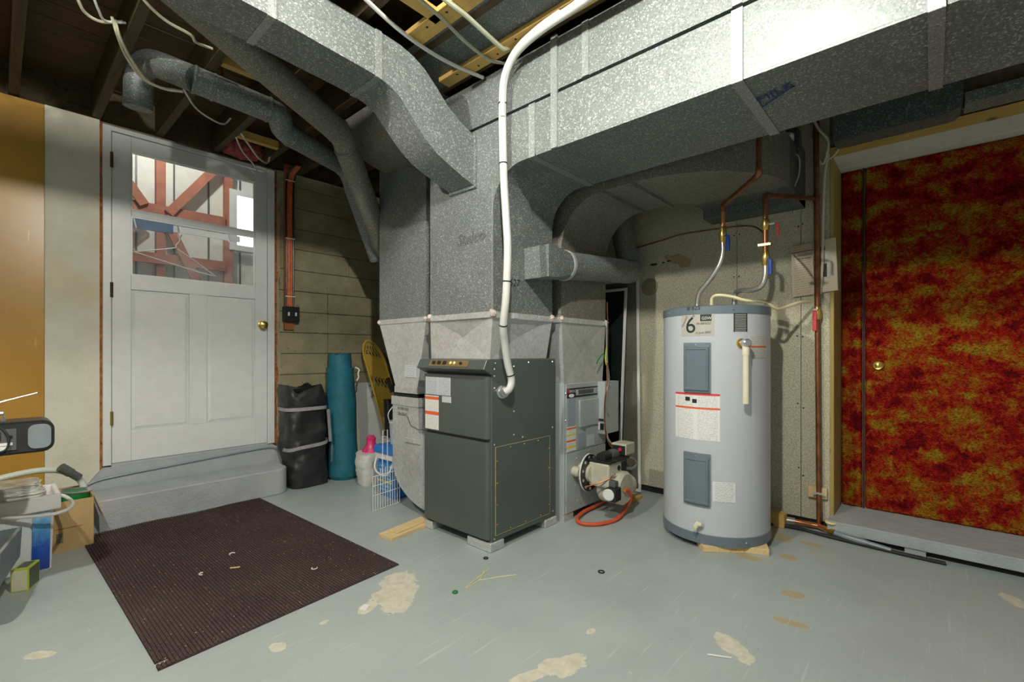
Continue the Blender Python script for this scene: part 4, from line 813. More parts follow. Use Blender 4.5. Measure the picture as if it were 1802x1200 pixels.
mn = thing('manual_pouch', 'clear pouch holding an open appliance manual hung behind the copper riser', 'manual', (3.12, .49, 1.33))
tl = Matrix.Rotation(.05, 4, 'X')
plate('manual_page', 'p_manual', mn, (3.128, .603, 1.322), (0, -.108, .008), (0, .01, .295), .004); plate('manual_cover', 'p_cover', mn, (3.128, .493, 1.335), (0, -.108, .01), (0, .01, .295), .004)
cvf = planar((3.1225, .492, 1.335), (0, -1, .09), (0, .03, 1))
bxq = lambda x0, y0, x1, y1, m, nm: MB().prism([cvf(x0, y0), cvf(x1, y0), cvf(x1, y1), cvf(x0, y1)], (-.0006, 0, 0)).build(nm, m, mn)
bxq(.008, .235, .055, .258, 'label_dark', 'logo_block'); bxq(.010, .075, .085, .20, 'label_tan', 'cover_photo'); bxq(.025, .085, .06, .16, 'white', 'cover_heater'); bxq(.034, .135, .046, .15, 'ink', 'cover_detail'); bxq(.034, .095, .046, .11, 'ink', 'cover_detail'); bxq(.028, .168, .046, .19, 'ink', 'cover_detail')
text('GSW', .018, lambda x, y: cvf(.012+x, .240+y)+Vector((-.001, 0, 0)), 'white', mn); text('UL', .014, lambda x, y: cvf(.05+x, .045+y), 'ink', mn); text('®', .02, lambda x, y: cvf(.02+x, .042+y), 'ink', mn)
text('Residential Electric', .0125, planar((3.1225, .598, 1.555), (0, -1, .07), (0, .03, 1)), 'ink', mn); text('Water Heater', .0125, planar((3.1225, .580, 1.535), (0, -1, .07), (0, .03, 1)), 'ink', mn)
MB().grid(lambda u, v: (3.116+.003*math.sin(u*9+v*5), .612-.24*u, 1.325+.32*v+.015*u), 10, 12).build('clear_pouch', 'film', mn, smooth=True)
rc = tag(MB().tube(spline([(3.125, .43, 2.11), (3.115, .445, 2.0), (3.118, .452, 1.8), (3.113, .455, 1.6), (3.113, .458, 1.45), (3.12, .468, 1.33)], 6), .0075, 8).build('wall_cable', 'cream_cable', smooth=True), 'cream cable hanging down the wall beside the copper riser', 'cable')
tag(MB().tube(spline([(3.07, .52, 2.40), (3.06, .47, 2.25), (3.10, .43, 2.19), (3.11, .43, 2.13), (3.115, .455, 2.06), (3.12, .49, 2.13), (3.115, .51, 2.22)], 6), .0075, 8).build('looped_cable', 'cream_cable', smooth=True), 'looped cream cable at the top of the wall beside the header beam', 'cable')
tag(MB().tube(spline([(3.12, .435, 2.075), (3.128, .40, 2.10), (3.128, .35, 2.155), (3.128, .20, 2.15), (3.128, -.02, 2.16), (3.128, -.15, 2.185), (3.05, -.25, 2.22)], 6), .005, 6).build('header_cable', 'cream_cable', smooth=True), 'thin white wire stapled along the header above the carpeted door', 'cable')
tag(MB().tube(spline([(3.13, 1.66, 1.755), (3.133, 1.425, 1.782), (3.133, 1.262, 1.802), (3.133, 1.003, 1.797), (3.12, .867, 1.787), (2.95, .75, 1.72), (2.75, .66, 1.62), (2.61, .63, 1.55)], 6), .0045, 6).build('ground_wire', 'copper', smooth=True), 'thin brown ground wire stretched across the particle-board wall', 'wire')
bxx = thing('ceiling_light_box', 'open metal ceiling box with white connector beside the rear duct', 'electrical box', (3.06, .60, 2.2))
MB().box(3.03, 3.10, .56, .63, 2.17, 2.27).build('metal_box', 'galv_dark', bxx); MB().lathe([(.0, 0), (.025, .01), (.03, .04), (.015, .06)], (3.03, .60, 2.20), (-.8, 0, .3), 10).build('white_connector', 'white', bxx); MB().tube(spline([(3.03, .605, 2.19), (2.99, .62, 2.14), (2.95, .545, 2.08), (2.93, .535, 1.98), (2.90, .55, 1.90)], 5), .0035, 6).build('white_wire', 'white_cable', bxx)
# leaning window screens
def wscreen(name, label, p0, p1, w_, m):         # p0 bottom right corner, p1 top right corner, extends in +y
    t = thing(name, label, 'window screen', p0); p0, p1 = Vector(p0), Vector(p1); u = Vector((0, 1, 0)); v = (p1-p0); h = v.length; v.normalize(); n = u.cross(v)
    M4 = Matrix((u, v, n)).transposed().to_4x4(); M4.translation = p0
    for a in ((0, .02, 0, h), (w_-.02, w_, 0, h), (.02, w_-.02, 0, .02), (.02, w_-.02, h-.02, h)): MB().box(a[0], a[1], a[2], a[3], -.005, .005, M4).build('frame_bar', 'white', t, bev=.001)
    MB().box(.02, w_-.02, .02, h-.02, -.0006, .0006, M4).build('mesh', m, t)
wscreen('window_screen', 'white framed insect screen leaning beside the oil furnace nearest the wall', (3.075, 1.535, .006), (3.122, 1.575, 1.54), .62, 'mesh')
wscreen('window_screen', 'insect screen with shadow-coloured mesh leaning directly behind the oil furnace junction box', (2.99, 1.655, .006), (3.08, 1.645, 1.47), .66, 'mesh_shadow')
tag(MB().box(2.78, 2.985, 1.475, 1.565, 0, .02).build('wood_offcut', 'pine_x', bev=.002), 'yellow wood offcut lying under the red hose by the screens', 'offcut')
# ------------------------------------------------------------------ door-wall electrics and cables
sw = thing('switch_box', 'black double switch box on a red-brown board with orange cables above', 'switch', (1.55, 3.72, 1.24))
bx(1.500, 1.572, 3.715, 3.734, 1.175, 2.46).build('backing_board', 'redboard', sw, bev=.001)
b = bx(1.488, 1.604, 3.685, 3.7335, 1.235, 1.355).build('box', 'black', sw, bev=.004)
for x_ in (1.518, 1.572): bx(x_-.006, x_+.006, 3.676, 3.686, 1.282, 1.31).build('toggle', 'ivory', b, bev=.001)
bx(1.5445, 1.5475, 3.683, 3.686, 1.238, 1.352).build('gang_seam', 'rubber', b)
for x_, m in [(1.508, 'black'), (1.522, 'orange_cable'), (1.535, 'orange_cable'), (1.548, 'orange_cable'), (1.562, 'black')]:
    MB().tube(spline([(x_, 3.708, 1.35), (x_+random.uniform(-.003, .003), 3.708, 1.7), (x_, 3.708, 2.1), (x_+.01, 3.708, 2.36), (x_+.05, 3.66, 2.45)], 5), .0075, 8).build('cable', m, sw, smooth=True)
for z_ in (1.43, 1.88, 2.33): bx(1.500, 1.572, 3.6975, 3.7015, z_, z_+.006).build('cable_strap', 'white', sw)
def cable(name, label, pts, r, m, cat='cable', n=7): return tag(MB().tube(spline(pts, n), r, 8).build(name, m, smooth=True), label, cat)
cable('threshold_cable', 'grey painted cable running along the riser below the white door', [(.30, 3.69, .03), (.31, 3.69, .12), (.345, 3.692, .20), (.40, 3.694, .232), (.50, 3.694, .245), (.80, 3.694, .262), (1.2, 3.694, .282), (1.38, 3.694, .285), (1.44, 3.69, .255), (1.47, 3.69, .19)], .006, 'bin')
cable('ceiling_cable', 'white corrugated cable crossing the first pine strip overhead', [(.80, 1.59, 2.378), (.972, 1.639, 2.375), (1.146, 1.684, 2.374), (1.327, 1.705, 2.374), (1.475, 1.698, 2.374), (1.638, 1.67, 2.376)], .0085, 'white_cable')
cable('ceiling_cable', 'thin grey-green cable crossing both pine strips at the middle overhead', [(.98, 1.46, 2.38), (1.113, 1.482, 2.375), (1.224, 1.497, 2.375), (1.401, 1.536, 2.376), (1.554, 1.546, 2.376), (1.645, 1.528, 2.392)], .0075, 'green_cable')
cable('ceiling_cable', 'thick grey-green cable crossing the long pine strip beside the white bundle', [(1.05, 1.40, 2.378), (1.179, 1.408, 2.374), (1.287, 1.412, 2.374), (1.40, 1.428, 2.376), (1.53, 1.441, 2.374), (1.575, 1.44, 2.39)], .010, 'green_cable')
cable('joist_cable', 'pale cable looping down from joist to the hanging elbow duct', [(.33, 2.56, 2.41), (.355, 2.608, 2.365), (.40, 2.72, 2.345), (.47, 2.80, 2.31), (.54, 2.80, 2.295), (.60, 2.76, 2.29)], .006, 'cream_cable')
cable('joist_cable', 'pale cable beside the loop at the hanging elbow duct', [(.34, 2.57, 2.41), (.365, 2.61, 2.36), (.415, 2.70, 2.33), (.48, 2.77, 2.295), (.55, 2.77, 2.28), (.62, 2.73, 2.28)], .006, 'cream_cable')
cable('joist_cable', 'pale cable drooping between joists left at the ceiling edge', [(.16, 2.38, 2.44), (.216, 2.488, 2.39), (.246, 2.546, 2.375), (.298, 2.575, 2.38), (.37, 2.60, 2.43)], .006, 'cream_cable')
cable('joist_cable', 'second pale cable drooping close to the ceiling edge', [(.20, 2.36, 2.44), (.255, 2.44, 2.40), (.28, 2.50, 2.385), (.31, 2.565, 2.385), (.38, 2.60, 2.43)], .005, 'white_cable')
cable('joist_cable', 'pale cable swooping from the top edge down behind the long round duct', [(.33, 2.24, 2.44), (.387, 2.298, 2.39), (.473, 2.365, 2.38), (.568, 2.389, 2.378), (.60, 2.43, 2.378), (.68, 2.50, 2.42)], .006, 'cream_cable')
cable('joist_cable', 'upper pale cable near the top edge beside the branch duct', [(.44, 2.16, 2.44), (.52, 2.28, 2.40), (.62, 2.36, 2.39), (.70, 2.44, 2.42)], .005, 'cream_cable')
cable('joist_cable', 'forked pale cable hanging between joists above the door head', [(.65, 2.90, 2.40), (.68, 2.925, 2.362), (.77, 3.066, 2.36), (.905, 3.141, 2.36), (.96, 3.16, 2.42)], .005, 'white_cable')
cable('joist_cable', 'pale cable running to the pink insulation above the door', [(1.06, 3.30, 2.41), (1.13, 3.36, 2.37), (1.22, 3.45, 2.34), (1.30, 3.52, 2.35), (1.33, 3.55, 2.41)], .006, 'cream_cable')
cable('joist_cable', 'cable with a hooked end hanging below the pink insulation', [(1.05, 3.38, 2.42), (1.12, 3.46, 2.36), (1.20, 3.50, 2.31), (1.225, 3.50, 2.27), (1.205, 3.50, 2.25), (1.19, 3.50, 2.27)], .005, 'white_cable')
cable('orange_wire', 'orange wire hanging between joists behind the long round duct', [(.80, 2.80, 2.60), (.81, 2.80, 2.48), (.815, 2.80, 2.42)], .008, 'orange_cable', 'wire')
# ------------------------------------------------------------------ goods along the concrete wall
def soft_box(cx, cy, w, d, h, z0, wob, nu=28, nv=22, lean=0., top=.35, seed=1):
    import mathutils
    mb = MB(); rings = []
    for j in range(nv+1):
        t = j/nv; k = 1-.10*max(0, (.12-t)/.12)**2
        ring = []
        for i in range(nu):
            a = 2*math.pi*i/nu; ca, sa = math.cos(a), math.sin(a); e = .5
            x_ = math.copysign(abs(ca)**e, ca)*w/2*k; y_ = math.copysign(abs(sa)**e, sa)*d/2*k
            q = wob*(.75*mathutils.noise.noise((x_*7+seed, y_*7, t*h*8))+.3*mathutils.noise.noise((x_*22+seed, y_*22, t*h*16))+.2*mathutils.noise.noise((x_*18+t*14, y_*18, t*h*30)))
            hh = h*(1-top*t*t*t*(.12+.12*math.sin(ca*5+seed)))
            ring.append((cx+x_*(1+q), cy+y_*(1+q)+lean*t, z0+t*hh+q*.02))
        rings.append(ring)
    return mb.loft(rings)
tb = thing('storage_bag', 'black nylon storage bag with grey straps standing beside the step', 'bag', (1.60, 3.53, 0))
soft_box(1.582, 3.535, .30, .23, .76, 0, .20, nu=60, nv=50, lean=.06, seed=3).build('bag_body', 'bagblack', tb, smooth=True)
for z_, dz in ((.29, .02), (.565, .0)):
    MB().loft([[(1.582+.158*math.copysign(abs(math.cos(a))**.5, math.cos(a)), 3.535+.06*z_/.76+.122*math.copysign(abs(math.sin(a))**.5, math.sin(a)), z_+q+dz*math.cos(a)) for a in [2*math.pi*i/28 for i in range(28)]] for q in (0, .026)], cap=False).build('strap', 'strap', tb)
MB().prism([(1.708, 3.413, .32), (1.732, 3.418, .32), (1.725, 3.440, .565), (1.700, 3.433, .565)], (0, .006, 0)).build('strap', 'strap', tb)
MB().prism([(1.725, 3.41, .29), (1.742, 3.42, .29), (1.742, 3.43, .16), (1.728, 3.42, .16)], (0, .006, 0)).build('strap', 'strap', tb)
tr = thing('rolled_tarp', 'upright teal tarpaulin roll between the black bag and pale board', 'tarp', (1.88, 3.50, 0))
rr = [(.105, 0), (.125, .03), (.120, .10), (.112, .3), (.112, .6), (.108, .84), (.112, .855), (.113, .875)]
mb = MB().lathe(rr, (0, 0, 0), n=28)
mb.v = [(1.875+a*(1+.06*math.sin(c*9+a*30)), 3.50+b_+.075*c*1., c) for a, b_, c in mb.v]; mb.build('outer_roll', 'teal', tr, smooth=True)
mb = MB().lathe([(.088, .86), (.090, .92), (.087, .985), (.04, .982), (.03, .96)], (0, 0, 0), n=24); mb.v = [(1.877+a, 3.50+b_+.075*c, c+.012*math.sin(a*40)) for a, b_, c in mb.v]; mb.build('inner_roll', 'teal', tr, smooth=True)
MB().tube(spline([(1.955, 3.47, .88), (1.985, 3.46, .86), (1.975, 3.46, .83), (1.98, 3.46, .80), (1.97, 3.47, .77)], 4), .006, 6).build('tie_cord', 'white', tr)
bd2 = thing('leaning_board', 'pale grey board with wooden edge strip leaning on the concrete wall', 'board', (2.1, 3.6, 0))
def leanbox(x0, x1, y0, t, z1, dy): return MB().add([(x0, y0, 0), (x1, y0, 0), (x1, y0+t, 0), (x0, y0+t, 0), (x0, y0+dy, z1), (x1, y0+dy, z1), (x1, y0+dy+t, z1), (x0, y0+dy+t, z1)], [(0, 1, 2, 3), (4, 7, 6, 5), (0, 4, 5, 1), (1, 5, 6, 2), (2, 6, 7, 3), (3, 7, 4, 0)])
leanbox(2.055, 2.36, 3.60, .015, .735, .105).build('board_sheet', 'drywall', bd2); leanbox(2.035, 2.085, 3.594, .006, .735, .105).build('edge_strip', 'fir_x' if False else 'pale', bd2)
sn = thing('snowshoe', 'yellow wicker snowshoe standing behind the return drop', 'snowshoe', (2.32, 3.55, .0))
def sno(u, v): return Vector((2.43-.26*v/1.1+u*math.cos(.22), 3.47+.14*v/1.1, v-u*.23))      # v along the length, u across
outl = [(-.105*math.sqrt(max(0, 1-(1-min(1, t/.16))**2)), 1.10-t*1.1) for t in [(i/28)**1.6 for i in range(29)]]
lo = [sno(-w_, h_) for w_, h_ in [(abs(a), b_) for a, b_ in outl]]; ro = [sno(abs(a), b_) for a, b_ in outl]
MB().tube(lo[::-1]+ro[1:], .010, 8).build('rim', 'wicker', sn, smooth=True)
for v0, v1 in ((.78, .97), (.42, .70)):
    MB().add([sno(-.097, v0), sno(.097, v0), sno(.097, v1), sno(-.097, v1), sno(-.097, v0)+Vector((0, .006, 0)), sno(.097, v0)+Vector((0, .006, 0)), sno(.097, v1)+Vector((0, .006, 0)), sno(-.097, v1)+Vector((0, .006, 0))], [(0, 1, 2, 3), (7, 6, 5, 4), (0, 4, 5, 1), (1, 5, 6, 2), (2, 6, 7, 3), (3, 7, 4, 0)]).build('woven_panel', 'wicker', sn)
for v0, v1, n in ((.70, .78, 6), (.97, 1.07, 6)):
    for i in range(n):
        a = -.085+.17*i/(n-1)
        MB().tube([sno(a, v0), sno(max(-.09, min(.09, a+.03))*(1 if v0 < .9 else .6), v1)], .003, 5).build('lacing', 'wicker', sn); MB().tube([sno(a, v0), sno(max(-.09, min(.09, a-.03))*(1 if v0 < .9 else .6), v1)], .003, 5).build('lacing', 'wicker', sn)
po = thing('ski_pole', 'grey pole with black grip leaning in front of the snowshoe', 'pole', (2.36, 3.25, 0))
MB().tube([(2.40, 3.22, .02), (2.26, 3.45, .74)], .011, 8).build('shaft', 'chrome', po, smooth=True); MB().tube([(2.275, 3.425, .66), (2.252, 3.462, .78)], .017, 8).build('grip', 'black', po, smooth=True)
tag(soft_box(2.31, 3.42, .16, .08, .60, 0, .15, seed=9, lean=.05).build('dark_sack', 'bagblack', smooth=True), 'narrow black sack standing behind the blue tub', 'sack')
sk = thing('salt_sack', 'white paper sack with gathered pink top on the floor by the teal roll', 'sack', (1.93, 3.18, 0))
soft_box(1.925, 3.175, .21, .15, .25, 0, .22, seed=5, top=.2).build('sack_body', 'sack', sk, smooth=True)
MB().lathe([(.075, .235), (.055, .27), (.032, .31), (.036, .345), (.02, .365)], (1.93, 3.19, 0), n=14).build('pink_neck', 'pink', sk, smooth=True)
plate('printed_panel', 'p_sack', sk, (1.855, 3.115, .05), (.085, -.03, 0), (.005, 0, .13), .003)
tag(soft_box(2.10, 3.19, .15, .12, .34, 0, .3, seed=12, top=.5).build('plastic_bag', 'clearbag', smooth=True), 'crumpled clear plastic bag behind the pink-topped sack', 'bag')
tb2 = thing('blue_tub', 'blue and white plastic tub with blue lid left of the return drop', 'tub', (1.87, 2.86, 0))
def tapered(x0, x1, y0, y1, z0, z1, k): 
    cx, cy = (x0+x1)/2, (y0+y1)/2; return MB().loft([[(cx+(a-cx)*k, cy+(b_-cy)*k, z0) for a, b_ in ((x0, y0), (x1, y0), (x1, y1), (x0, y1))], [(a, b_, z1) for a, b_ in ((x0, y0), (x1, y0), (x1, y1), (x0, y1))]])
tapered(1.80, 1.98, 2.69, 2.89, 0, .30, .9).build('tub_body', 'bluetub', tb2, bev=.008); tapered(1.788, 1.992, 2.678, 2.902, .262, .305, 1.).build('white_rim', 'white', tb2, bev=.004); tapered(1.782, 1.998, 2.672, 2.908, .305, .355, 1.05).build('lid', 'bluetub', tb2, bev=.006)
plate('front_label', 'p_tub', tb2, (1.798, 2.875, .05), (0, -.165, 0), (-.006, 0, .19), .003); MB().tube(spline([(1.795, 2.89, .28), (1.765, 2.87, .20), (1.76, 2.78, .165), (1.765, 2.70, .19), (1.795, 2.68, .28)], 5), .006, 6).build('bail_handle', 'white', tb2)
pt = thing('paint_pail', 'small white printed pail with wire handle on top of the blue tub', 'pail', (1.90, 2.85, .36))
MB().lathe([(.068, .357), (.075, .50), (.079, .505), (.079, .52), (.072, .52)], (1.92, 2.79, 0), n=22).build('pail_body', 'p_pail', pt, smooth=True); MB().tube(spline([(1.87, 2.84, .50), (1.84, 2.82, .57), (1.87, 2.78, .63), (1.92, 2.74, .60), (1.95, 2.72, .51)], 5), .004, 6).build('bail_handle', 'white', pt)
bk = thing('wire_basket', 'white coated wire basket panel standing before the blue tub', 'basket', (1.70, 2.62, 0))
for i in range(12): MB().tube([(1.585+.02*i, 2.60+.003*i, 0.003), (1.585+.02*i, 2.60+.003*i, .26 if i > 2 else .22)], .0022, 5).build('wire', 'white', bk)
for z_ in (.004, .10, .16, .22): MB().tube([(1.585, 2.60, z_), (1.81, 2.634, z_)], .0026, 5).build('cross_wire', 'white', bk)
MB().tube([(1.66, 2.611, .22), (1.66, 2.605, .50), (1.70, 2.615, .50), (1.70, 2.615, .22)], .0026, 5).build('upright_wire', 'white', bk)
pk = [((1.41, 2.17), (1.68, 2.165)), ]
of2 = [('wood_offcut', 'thicker pale board offcut on the floor in front of the curved duct foot', (1.55, 2.19, 0), 0.10, .30, .11, .018), ('wood_offcut', 'thin pale shim stacked on the board offcut by the furnace', (1.575, 2.20, .0185), .14, .25, .075, .007)]
for nm, lb, p, a, l, w_, h_ in of2: tag(MB().box(-l/2, l/2, -w_/2, w_/2, 0, h_, Matrix.Translation(p) @ Matrix.Rotation(a, 4, 'Z')).build(nm, 'fir_x', bev=.001), lb, 'offcut')
# ------------------------------------------------------------------ mat
mt = MB(); c00, c10, c11, c01 = Vector((.31, 3.405, 0)), Vector((1.215, 3.405, 0)), Vector((1.266, 1.861, 0)), Vector((.338, 1.801, 0)); N = 76
def mp_(u, v): return (c00*(1-u)+c10*u)*(1-v)+(c01*(1-u)+c11*u)*v
for i in range(N):
    u0, u1, u2 = i/N, (i+.62)/N, (i+1)/N; v1 = .982 if i in (1, 2) else 1.
    for a, b_, h_ in ((u0, u1, .009), (u1, u2, .005)):
        for (va, vb) in ((0, .97 if i < 3 else 1.), (.982, 1.)) if i < 3 else ((0, 1.),):
            p = [mp_(a, va), mp_(b_, va), mp_(b_, vb), mp_(a, vb)]; mt.add([q for q in p]+[q+Vector((0, 0, h_)) for q in p], [(3, 2, 1, 0), (4, 5, 6, 7), (0, 1, 5, 4), (1, 2, 6, 5), (2, 3, 7, 6), (3, 0, 4, 7)])
mt.v = [(a+.006*math.sin(b_*11), b_+(.012*math.sin(a*13) if b_ > 3.3 else 0), c) for a, b_, c in mt.v]
tag(mt.build('ribbed_mat', 'rug'), 'dark brown ribbed carpet mat before the step', 'mat')
# ------------------------------------------------------------------ left corner
wbn = thing('workbench', 'wooden bench at the left edge carrying the radio', 'bench', (-.5, 2.6, 0))
bx(-1.1, -.02, 2.42, 2.84, .588, .614).build('bench_top', 'pine_x', wbn, bev=.002); bx(-1.06, -.03, 2.45, 2.82, .14, .166).build('bench_shelf', 'pine_x', wbn, bev=.002)
for x_ in (-1.08, -.075):
    for y_ in (2.44, 2.78): bx(x_, x_+.045, y_, y_+.045, 0, .588).build('leg', 'pine_z', wbn, bev=.002)
rdo = thing('radio', 'black portable radio with bent antenna at the left edge', 'radio', (-.06, 2.62, .614))
def rr_box(x0, x1, z0, z1, r_, y0, y1):
    pts = [(x1-r_+r_*math.cos(a), z1-r_+r_*math.sin(a)) for a in [i*math.pi/12 for i in range(7)]] + [(x0+r_-r_*math.sin(a), z1-r_+r_*math.cos(a)) for a in [i*math.pi/12 for i in range(7)]] + [(x0+r_-r_*math.cos(a), z0+r_-r_*math.sin(a)) for a in [i*math.pi/12 for i in range(7)]] + [(x1-r_+r_*math.sin(a), z0+r_-r_*math.cos(a)) for a in [i*math.pi/12 for i in range(7)]]
    return MB().prism([(a, y0, b_) for a, b_ in pts], (0, y1-y0, 0))
rr_box(-.30, .158, .616, .738, .035, 2.56, 2.70).build('radio_body', 'black', rdo, smooth=True); rr_box(-.29, .150, .624, .730, .03, 2.553, 2.56).build('rear_frame', 'rubber', rdo)
bx(-.20, .055, 2.549, 2.553, .635, .715).build('back_panel', 'darkgrey', rdo); rr_box(.085, .148, .632, .724, .022, 2.548, 2.553).build('side_grille', 'bin', rdo)
g = MB()
for i in range(14): g.box(-.10+i*.0085, -.095+i*.0085, 2.546, 2.549, .672, .706)
g.build('vent_slots', 'black', rdo)
bx(-.03, .045, 2.546, 2.549, .654, .664).build('label', 'white', rdo); bx(-.01, .03, 2.546, 2.549, .636, .652).build('label', 'white', rdo)
MB().lathe([(.006, 0), (.006, .004)], (.04, 2.549, .685), (0, -1, 0), 8).build('socket', 'black', rdo); MB().tube([(-.12, 2.64, .77), (.115, 2.66, .838)], .0028, 6).build('antenna', 'chrome', rdo); MB().lathe([(.0, -.004), (.005, 0), (0, .004)], (.117, 2.66, .8385), (1, 0, .3), 8).build('antenna_tip', 'chrome', rdo)
MB().tube([(-.20, 2.63, .735), (-.20, 2.63, .768), (.022, 2.63, .768), (.022, 2.63, .735)], .008, 8).build('carry_handle', 'chrome', rdo)
MB().tube(spline([(-.05, 2.60, .742), (.0, 2.56, .735), (.03, 2.54, .70), (.035, 2.538, .66), (.02, 2.54, .635), (-.03, 2.544, .632)], 5), .0035, 6).build('power_cord', 'rubber', rdo)
tag(MB().add([(-.12, 2.46, .1665), (.012, 2.46, .1665), (.07, 2.77, .1665), (-.12, 2.77, .1665), (-.12, 2.455, .285), (.014, 2.455, .285), (.076, 2.775, .285), (-.12, 2.775, .285), (-.11, 2.47, .285), (.006, 2.47, .285), (.062, 2.765, .285), (-.11, 2.765, .285), (-.11, 2.47, .19), (.004, 2.47, .19), (.058, 2.765, .19), (-.11, 2.765, .19)], [(0, 3, 2, 1), (0, 1, 5, 4), (1, 2, 6, 5), (2, 3, 7, 6), (3, 0, 4, 7), (4, 5, 9, 8), (5, 6, 10, 9), (6, 7, 11, 10), (7, 4, 8, 11), (8, 9, 13, 12), (9, 10, 14, 13), (10, 11, 15, 14), (11, 8, 12, 15), (12, 13, 14, 15)]).build('steel_tray', 'bin'), 'open grey steel tray jutting in at the left edge', 'tray')
bu = thing('plastic_pail', 'square white plastic pail with blue label stuffed with clear bag', 'pail', (.03, 3.10, 0))
tapered(-.135, .185, 2.985, 3.21, 0, .33, .93).build('pail_body', 'white', bu, bev=.012); 
rim_ = MB()
for a in ((-.155, .205, 2.965, 2.985), (-.155, .205, 3.21, 3.23), (-.155, -.135, 2.985, 3.21), (.185, .205, 2.985, 3.21)): rim_.box(a[0], a[1], a[2], a[3], .285, .352)
rim_.build('pail_rim', 'white', bu, bev=.004)
plate('back_label', 'p_pail', bu, (-.11, 2.989, .02), (.215, 0, 0), (.003, -.007, .24), .003)
plate('blue_label', 'p_water', bu, (.110, 2.9885, .02), (.058, 0, 0), (.004, -.007, .255), .003)
MB().tube(spline([(.02, 2.958, .292), (.08, 2.935, .283), (.17, 2.90, .282), (.225, 2.92, .287), (.245, 2.985, .30), (.225, 3.06, .315), (.208, 3.10, .318)], 6), .0075, 8).build('bail_handle', 'white', bu, smooth=True)
tag(soft_box(.01, 3.10, .27, .19, .075, .334, .5, seed=21, top=.4).build('clear_bag', 'clearbag', smooth=True), 'crumpled clear plastic bag filling the square white pail', 'bag')
cbx = thing('cardboard_box', 'open brown cardboard box holding a green paint can', 'box', (.28, 3.36, 0))
for nm, a in [('front_wall', (.19, .345, 3.235, 3.240, 0, .25)), ('back_wall', (.19, .345, 3.475, 3.48, 0, .27)), ('side_wall', (.19, .195, 3.24, 3.475, 0, .25)), ('side_wall', (.340, .345, 3.24, 3.475, 0, .26)), ('box_floor', (.195, .34, 3.24, 3.475, 0.0, .006))]: bx(*a).build(nm, 'card', cbx)
MB().prism([(.345, 3.25, .255), (.345, 3.40, .262), (.385, 3.37, .13), (.39, 3.27, .12)], (.004, 0, 0)).build('side_flap', 'card', cbx); bx(.196, .30, 3.2335, 3.235, .115, .118).build('crease', 'rustedge', cbx); plate('printed_marks', 'p_box', cbx, (.205, 3.2345, .045), (.025, 0, 0), (0, 0, .05), .0008)
pc = thing('paint_can', 'open green-labelled paint can sitting tilted in the cardboard box', 'can', (.25, 3.35, .07))
T4 = Matrix.Translation((.266, 3.352, .12)) @ Matrix.Rotation(.10, 4, 'Y')
mb = MB().lathe([(.066, 0), (.066, .15)], (0, 0, 0), n=24); mb.v = [tuple(T4 @ Vector(v)) for v in mb.v]; mb.build('can_body', 'green', pc, smooth=True)
mb = MB().lathe([(.068, .148), (.070, .156), (.064, .158), (.055, .150), (.0, .149)], (0, 0, 0), n=24); mb.v = [tuple(T4 @ Vector(v)) for v in mb.v]; mb.build('can_lid_ring', 'chrome', pc, smooth=True)
mb = MB().lathe([(.0668, .02), (.0668, .14)], (0, 0, 0), n=24); mb.v = [tuple(T4 @ Vector(v)) for v in mb.v]; mb.f = mb.f[4:9]; mb.build('white_label', 'white', pc)
ho = thing('drain_hose', 'milky washing hose with dark grey end arching over the pail and box', 'hose', (.3, 3.4, .25))
MB().tube(spline([(-.35, 3.36, .30), (-.20, 3.38, .34), (-.05, 3.38, .372), (.10, 3.40, .392), (.20, 3.42, .385), (.27, 3.43, .352), (.315, 3.43, .30), (.325, 3.42, .24), (.322, 3.41, .16)], 7), .0155, 12).build('hose_tube', 'tubing', ho, smooth=True)
MB().tube([(.305, 3.415, .325), (.258, 3.40, .372)], [.020, .020], 12).build('hose_coupling', 'darkgrey', ho); MB().tube([(.272, 3.405, .358), (.232, 3.392, .398)], .023, 12).build('hose_cuff', 'darkgrey', ho)
lb = thing('lime_box', 'small lime and cream carton on the floor before the white pail', 'carton', (.1, 2.86, 0))
L4 = Matrix.Translation((.088, 2.87, 0)) @ Matrix.Rotation(-.42, 4, 'Z')
MB().box(-.028, .028, -.045, .045, 0, .095, L4).build('carton', 'lime', lb, bev=.001); MB().box(-.024, .024, -.0462, -.0452, .005, .089, L4).build('cream_end', 'pale', lb); MB().box(.0282, .0288, -.038, .040, .006, .088, L4).build('printed_side', 'p_box', lb); MB().box(-.018, .018, -.03, .035, .0952, .0958, L4).build('top_print', 'darkgrey', lb)
# ------------------------------------------------------------------ small floor litter
def ring_(p, r_, m, lbl): tag(MB().tube([(p[0]+r_*math.cos(a*.5236), p[1]+r_*math.sin(a*.5236), .003) for a in range(12)], .003, 6, closed=True).build('o_ring', m), lbl, 'washer')
ring_((1.594, 1.606), .010, 'rubber', 'black rubber ring on the floor at the furnace corner'); ring_((1.846, 1.116), .013, 'rubber', 'black rubber ring on the open floor before the heater'); ring_((1.282, 1.473), .010, 'green', 'green plastic ring on the floor near the cable ties')
for lbl, pts in [('beige cable tie on the floor, upper of the crossing pair', [(1.335, 1.467), (1.42, 1.49), (1.53, 1.515)]), ('beige cable tie on the floor, lower of the crossing pair', [(1.338, 1.462), (1.43, 1.475), (1.50, 1.52)]), ('single beige cable tie lying apart toward the heater', [(1.42, 1.47), (1.50, 1.43), (1.565, 1.385)])]:
    tag(MB().tube([(a, b_, .0025) for a, b_ in pts], .0022, 5).build('cable_tie', 'yellow_cable'), lbl, 'cable tie')
tag(MB().box(-.018, .018, -.014, .014, 0, .003, Matrix.Translation((.971, 1.651, 0)) @ Matrix.Rotation(.6, 4, 'Z')).build('paper_scrap', 'white'), 'white paper scrap on the worn floor patch beside the mat', 'scrap')
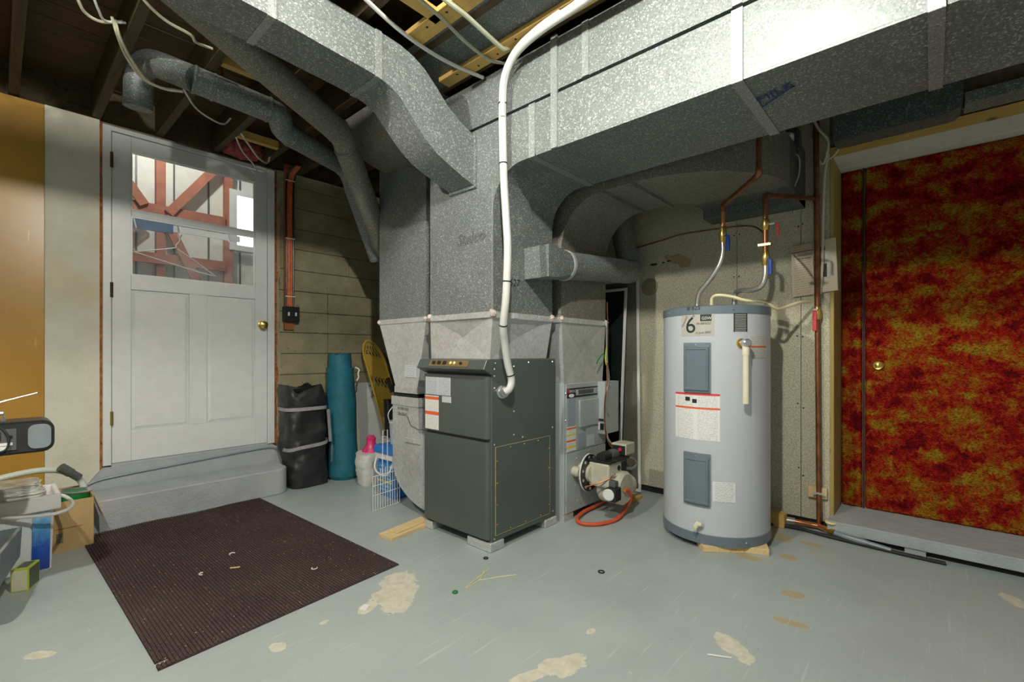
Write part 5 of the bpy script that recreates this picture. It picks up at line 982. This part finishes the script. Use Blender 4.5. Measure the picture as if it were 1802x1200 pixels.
tag(MB().tube([(1.575, .55, .003), (1.61, .485, .003)], .0028, 6).build('plastic_stick', 'white'), 'thin white stick on the floor near the oval worn patch', 'stick')
for i, (x_, y_, lbl) in enumerate([(.78, 2.55, 'white curled shaving near the middle of the mat'), (.62, 2.42, 'white shaving on the left half of the mat'), (.98, 2.10, 'white curled shaving toward the right of the mat')]):
    tag(MB().tube([(x_+.012*math.cos(a*.6+i), y_+.012*math.sin(a*.6+i), .0125) for a in range(7)], .0028, 5).build('wood_shaving', 'white'), lbl, 'shaving')
tag(MB().box(-.02, .02, -.004, .004, .0095, .0125, Matrix.Translation((.74, 2.38, 0)) @ Matrix.Rotation(-.6, 4, 'Z')).build('wood_chip', 'fir_x'), 'pale wood chip near the middle of the mat', 'chip')
# ------------------------------------------------------------------ main ceiling bulb (just above the picture) and two added fill bulbs
def bulb(x_, y_, z_, w_, lbl, x0, x1):
    lf = thing('ceiling_bulb', lbl, 'lamp', (x_, y_, z_))
    bx(x0, x1, y_-.05, y_+.05, z_, z_+.02).build('mounting_board', 'pine_x', lf)
    MB().lathe([(.05, 0), (.05, -.012), (.025, -.02), (.022, -.05), (0, -.05)], (x_, y_, z_), n=18).build('lampholder', 'white', lf)
    MA['bulb'] = emis('glowing_bulb', (1., .965, .87), w_/(math.pi*4*math.pi*.034**2))
    MB().lathe([(.014, .0), (.016, -.012), (.028, -.03), (.034, -.05), (.030, -.068), (.018, -.080), (0, -.084)], (x_, y_, z_-.048), n=20).build('bulb', 'bulb', lf, smooth=True)
bulb(.485, .44, 2.49, BULB_W, 'bare bulb in a lampholder between the joists in front of the main trunk', .43, .70)
bulb(-.405, 1.45, 2.49, FILL_W2, 'added fill bulb in a lampholder between the joists over the left of the room', -.54, -.27)  # added at a guessed spot to brighten door, mat and left floor
bulb(1.0, 4.75, 3.3, FILL_W3, 'added unseen fill bulb in the garage beyond the door, above the glass', .4, 1.6)  # added out of sight, only brightens the garage behind the panes
GR = {'joist_cable': 'pale cables drooping between the joists', 'ceiling_cable': 'cables crossing the pine strips overhead', 'o_ring': 'rings lying on the floor', 'cable_tie': 'beige cable ties on the floor', 'wood_block': 'blocks under the water heater', 'wood_offcut': 'wood offcuts on the floor', 'wood_shaving': 'white shavings on the mat', 'window_screen': 'insect screens leaning by the wall', 'ceiling_bulb': 'bare bulbs overhead'}
for o in bpy.data.objects:
    if '_mw' in o: del o['_mw']
    k_ = o.name.split('.')[0]
    if o.parent is None and k_ in GR and 'category' in o: o['group'] = GR[k_]
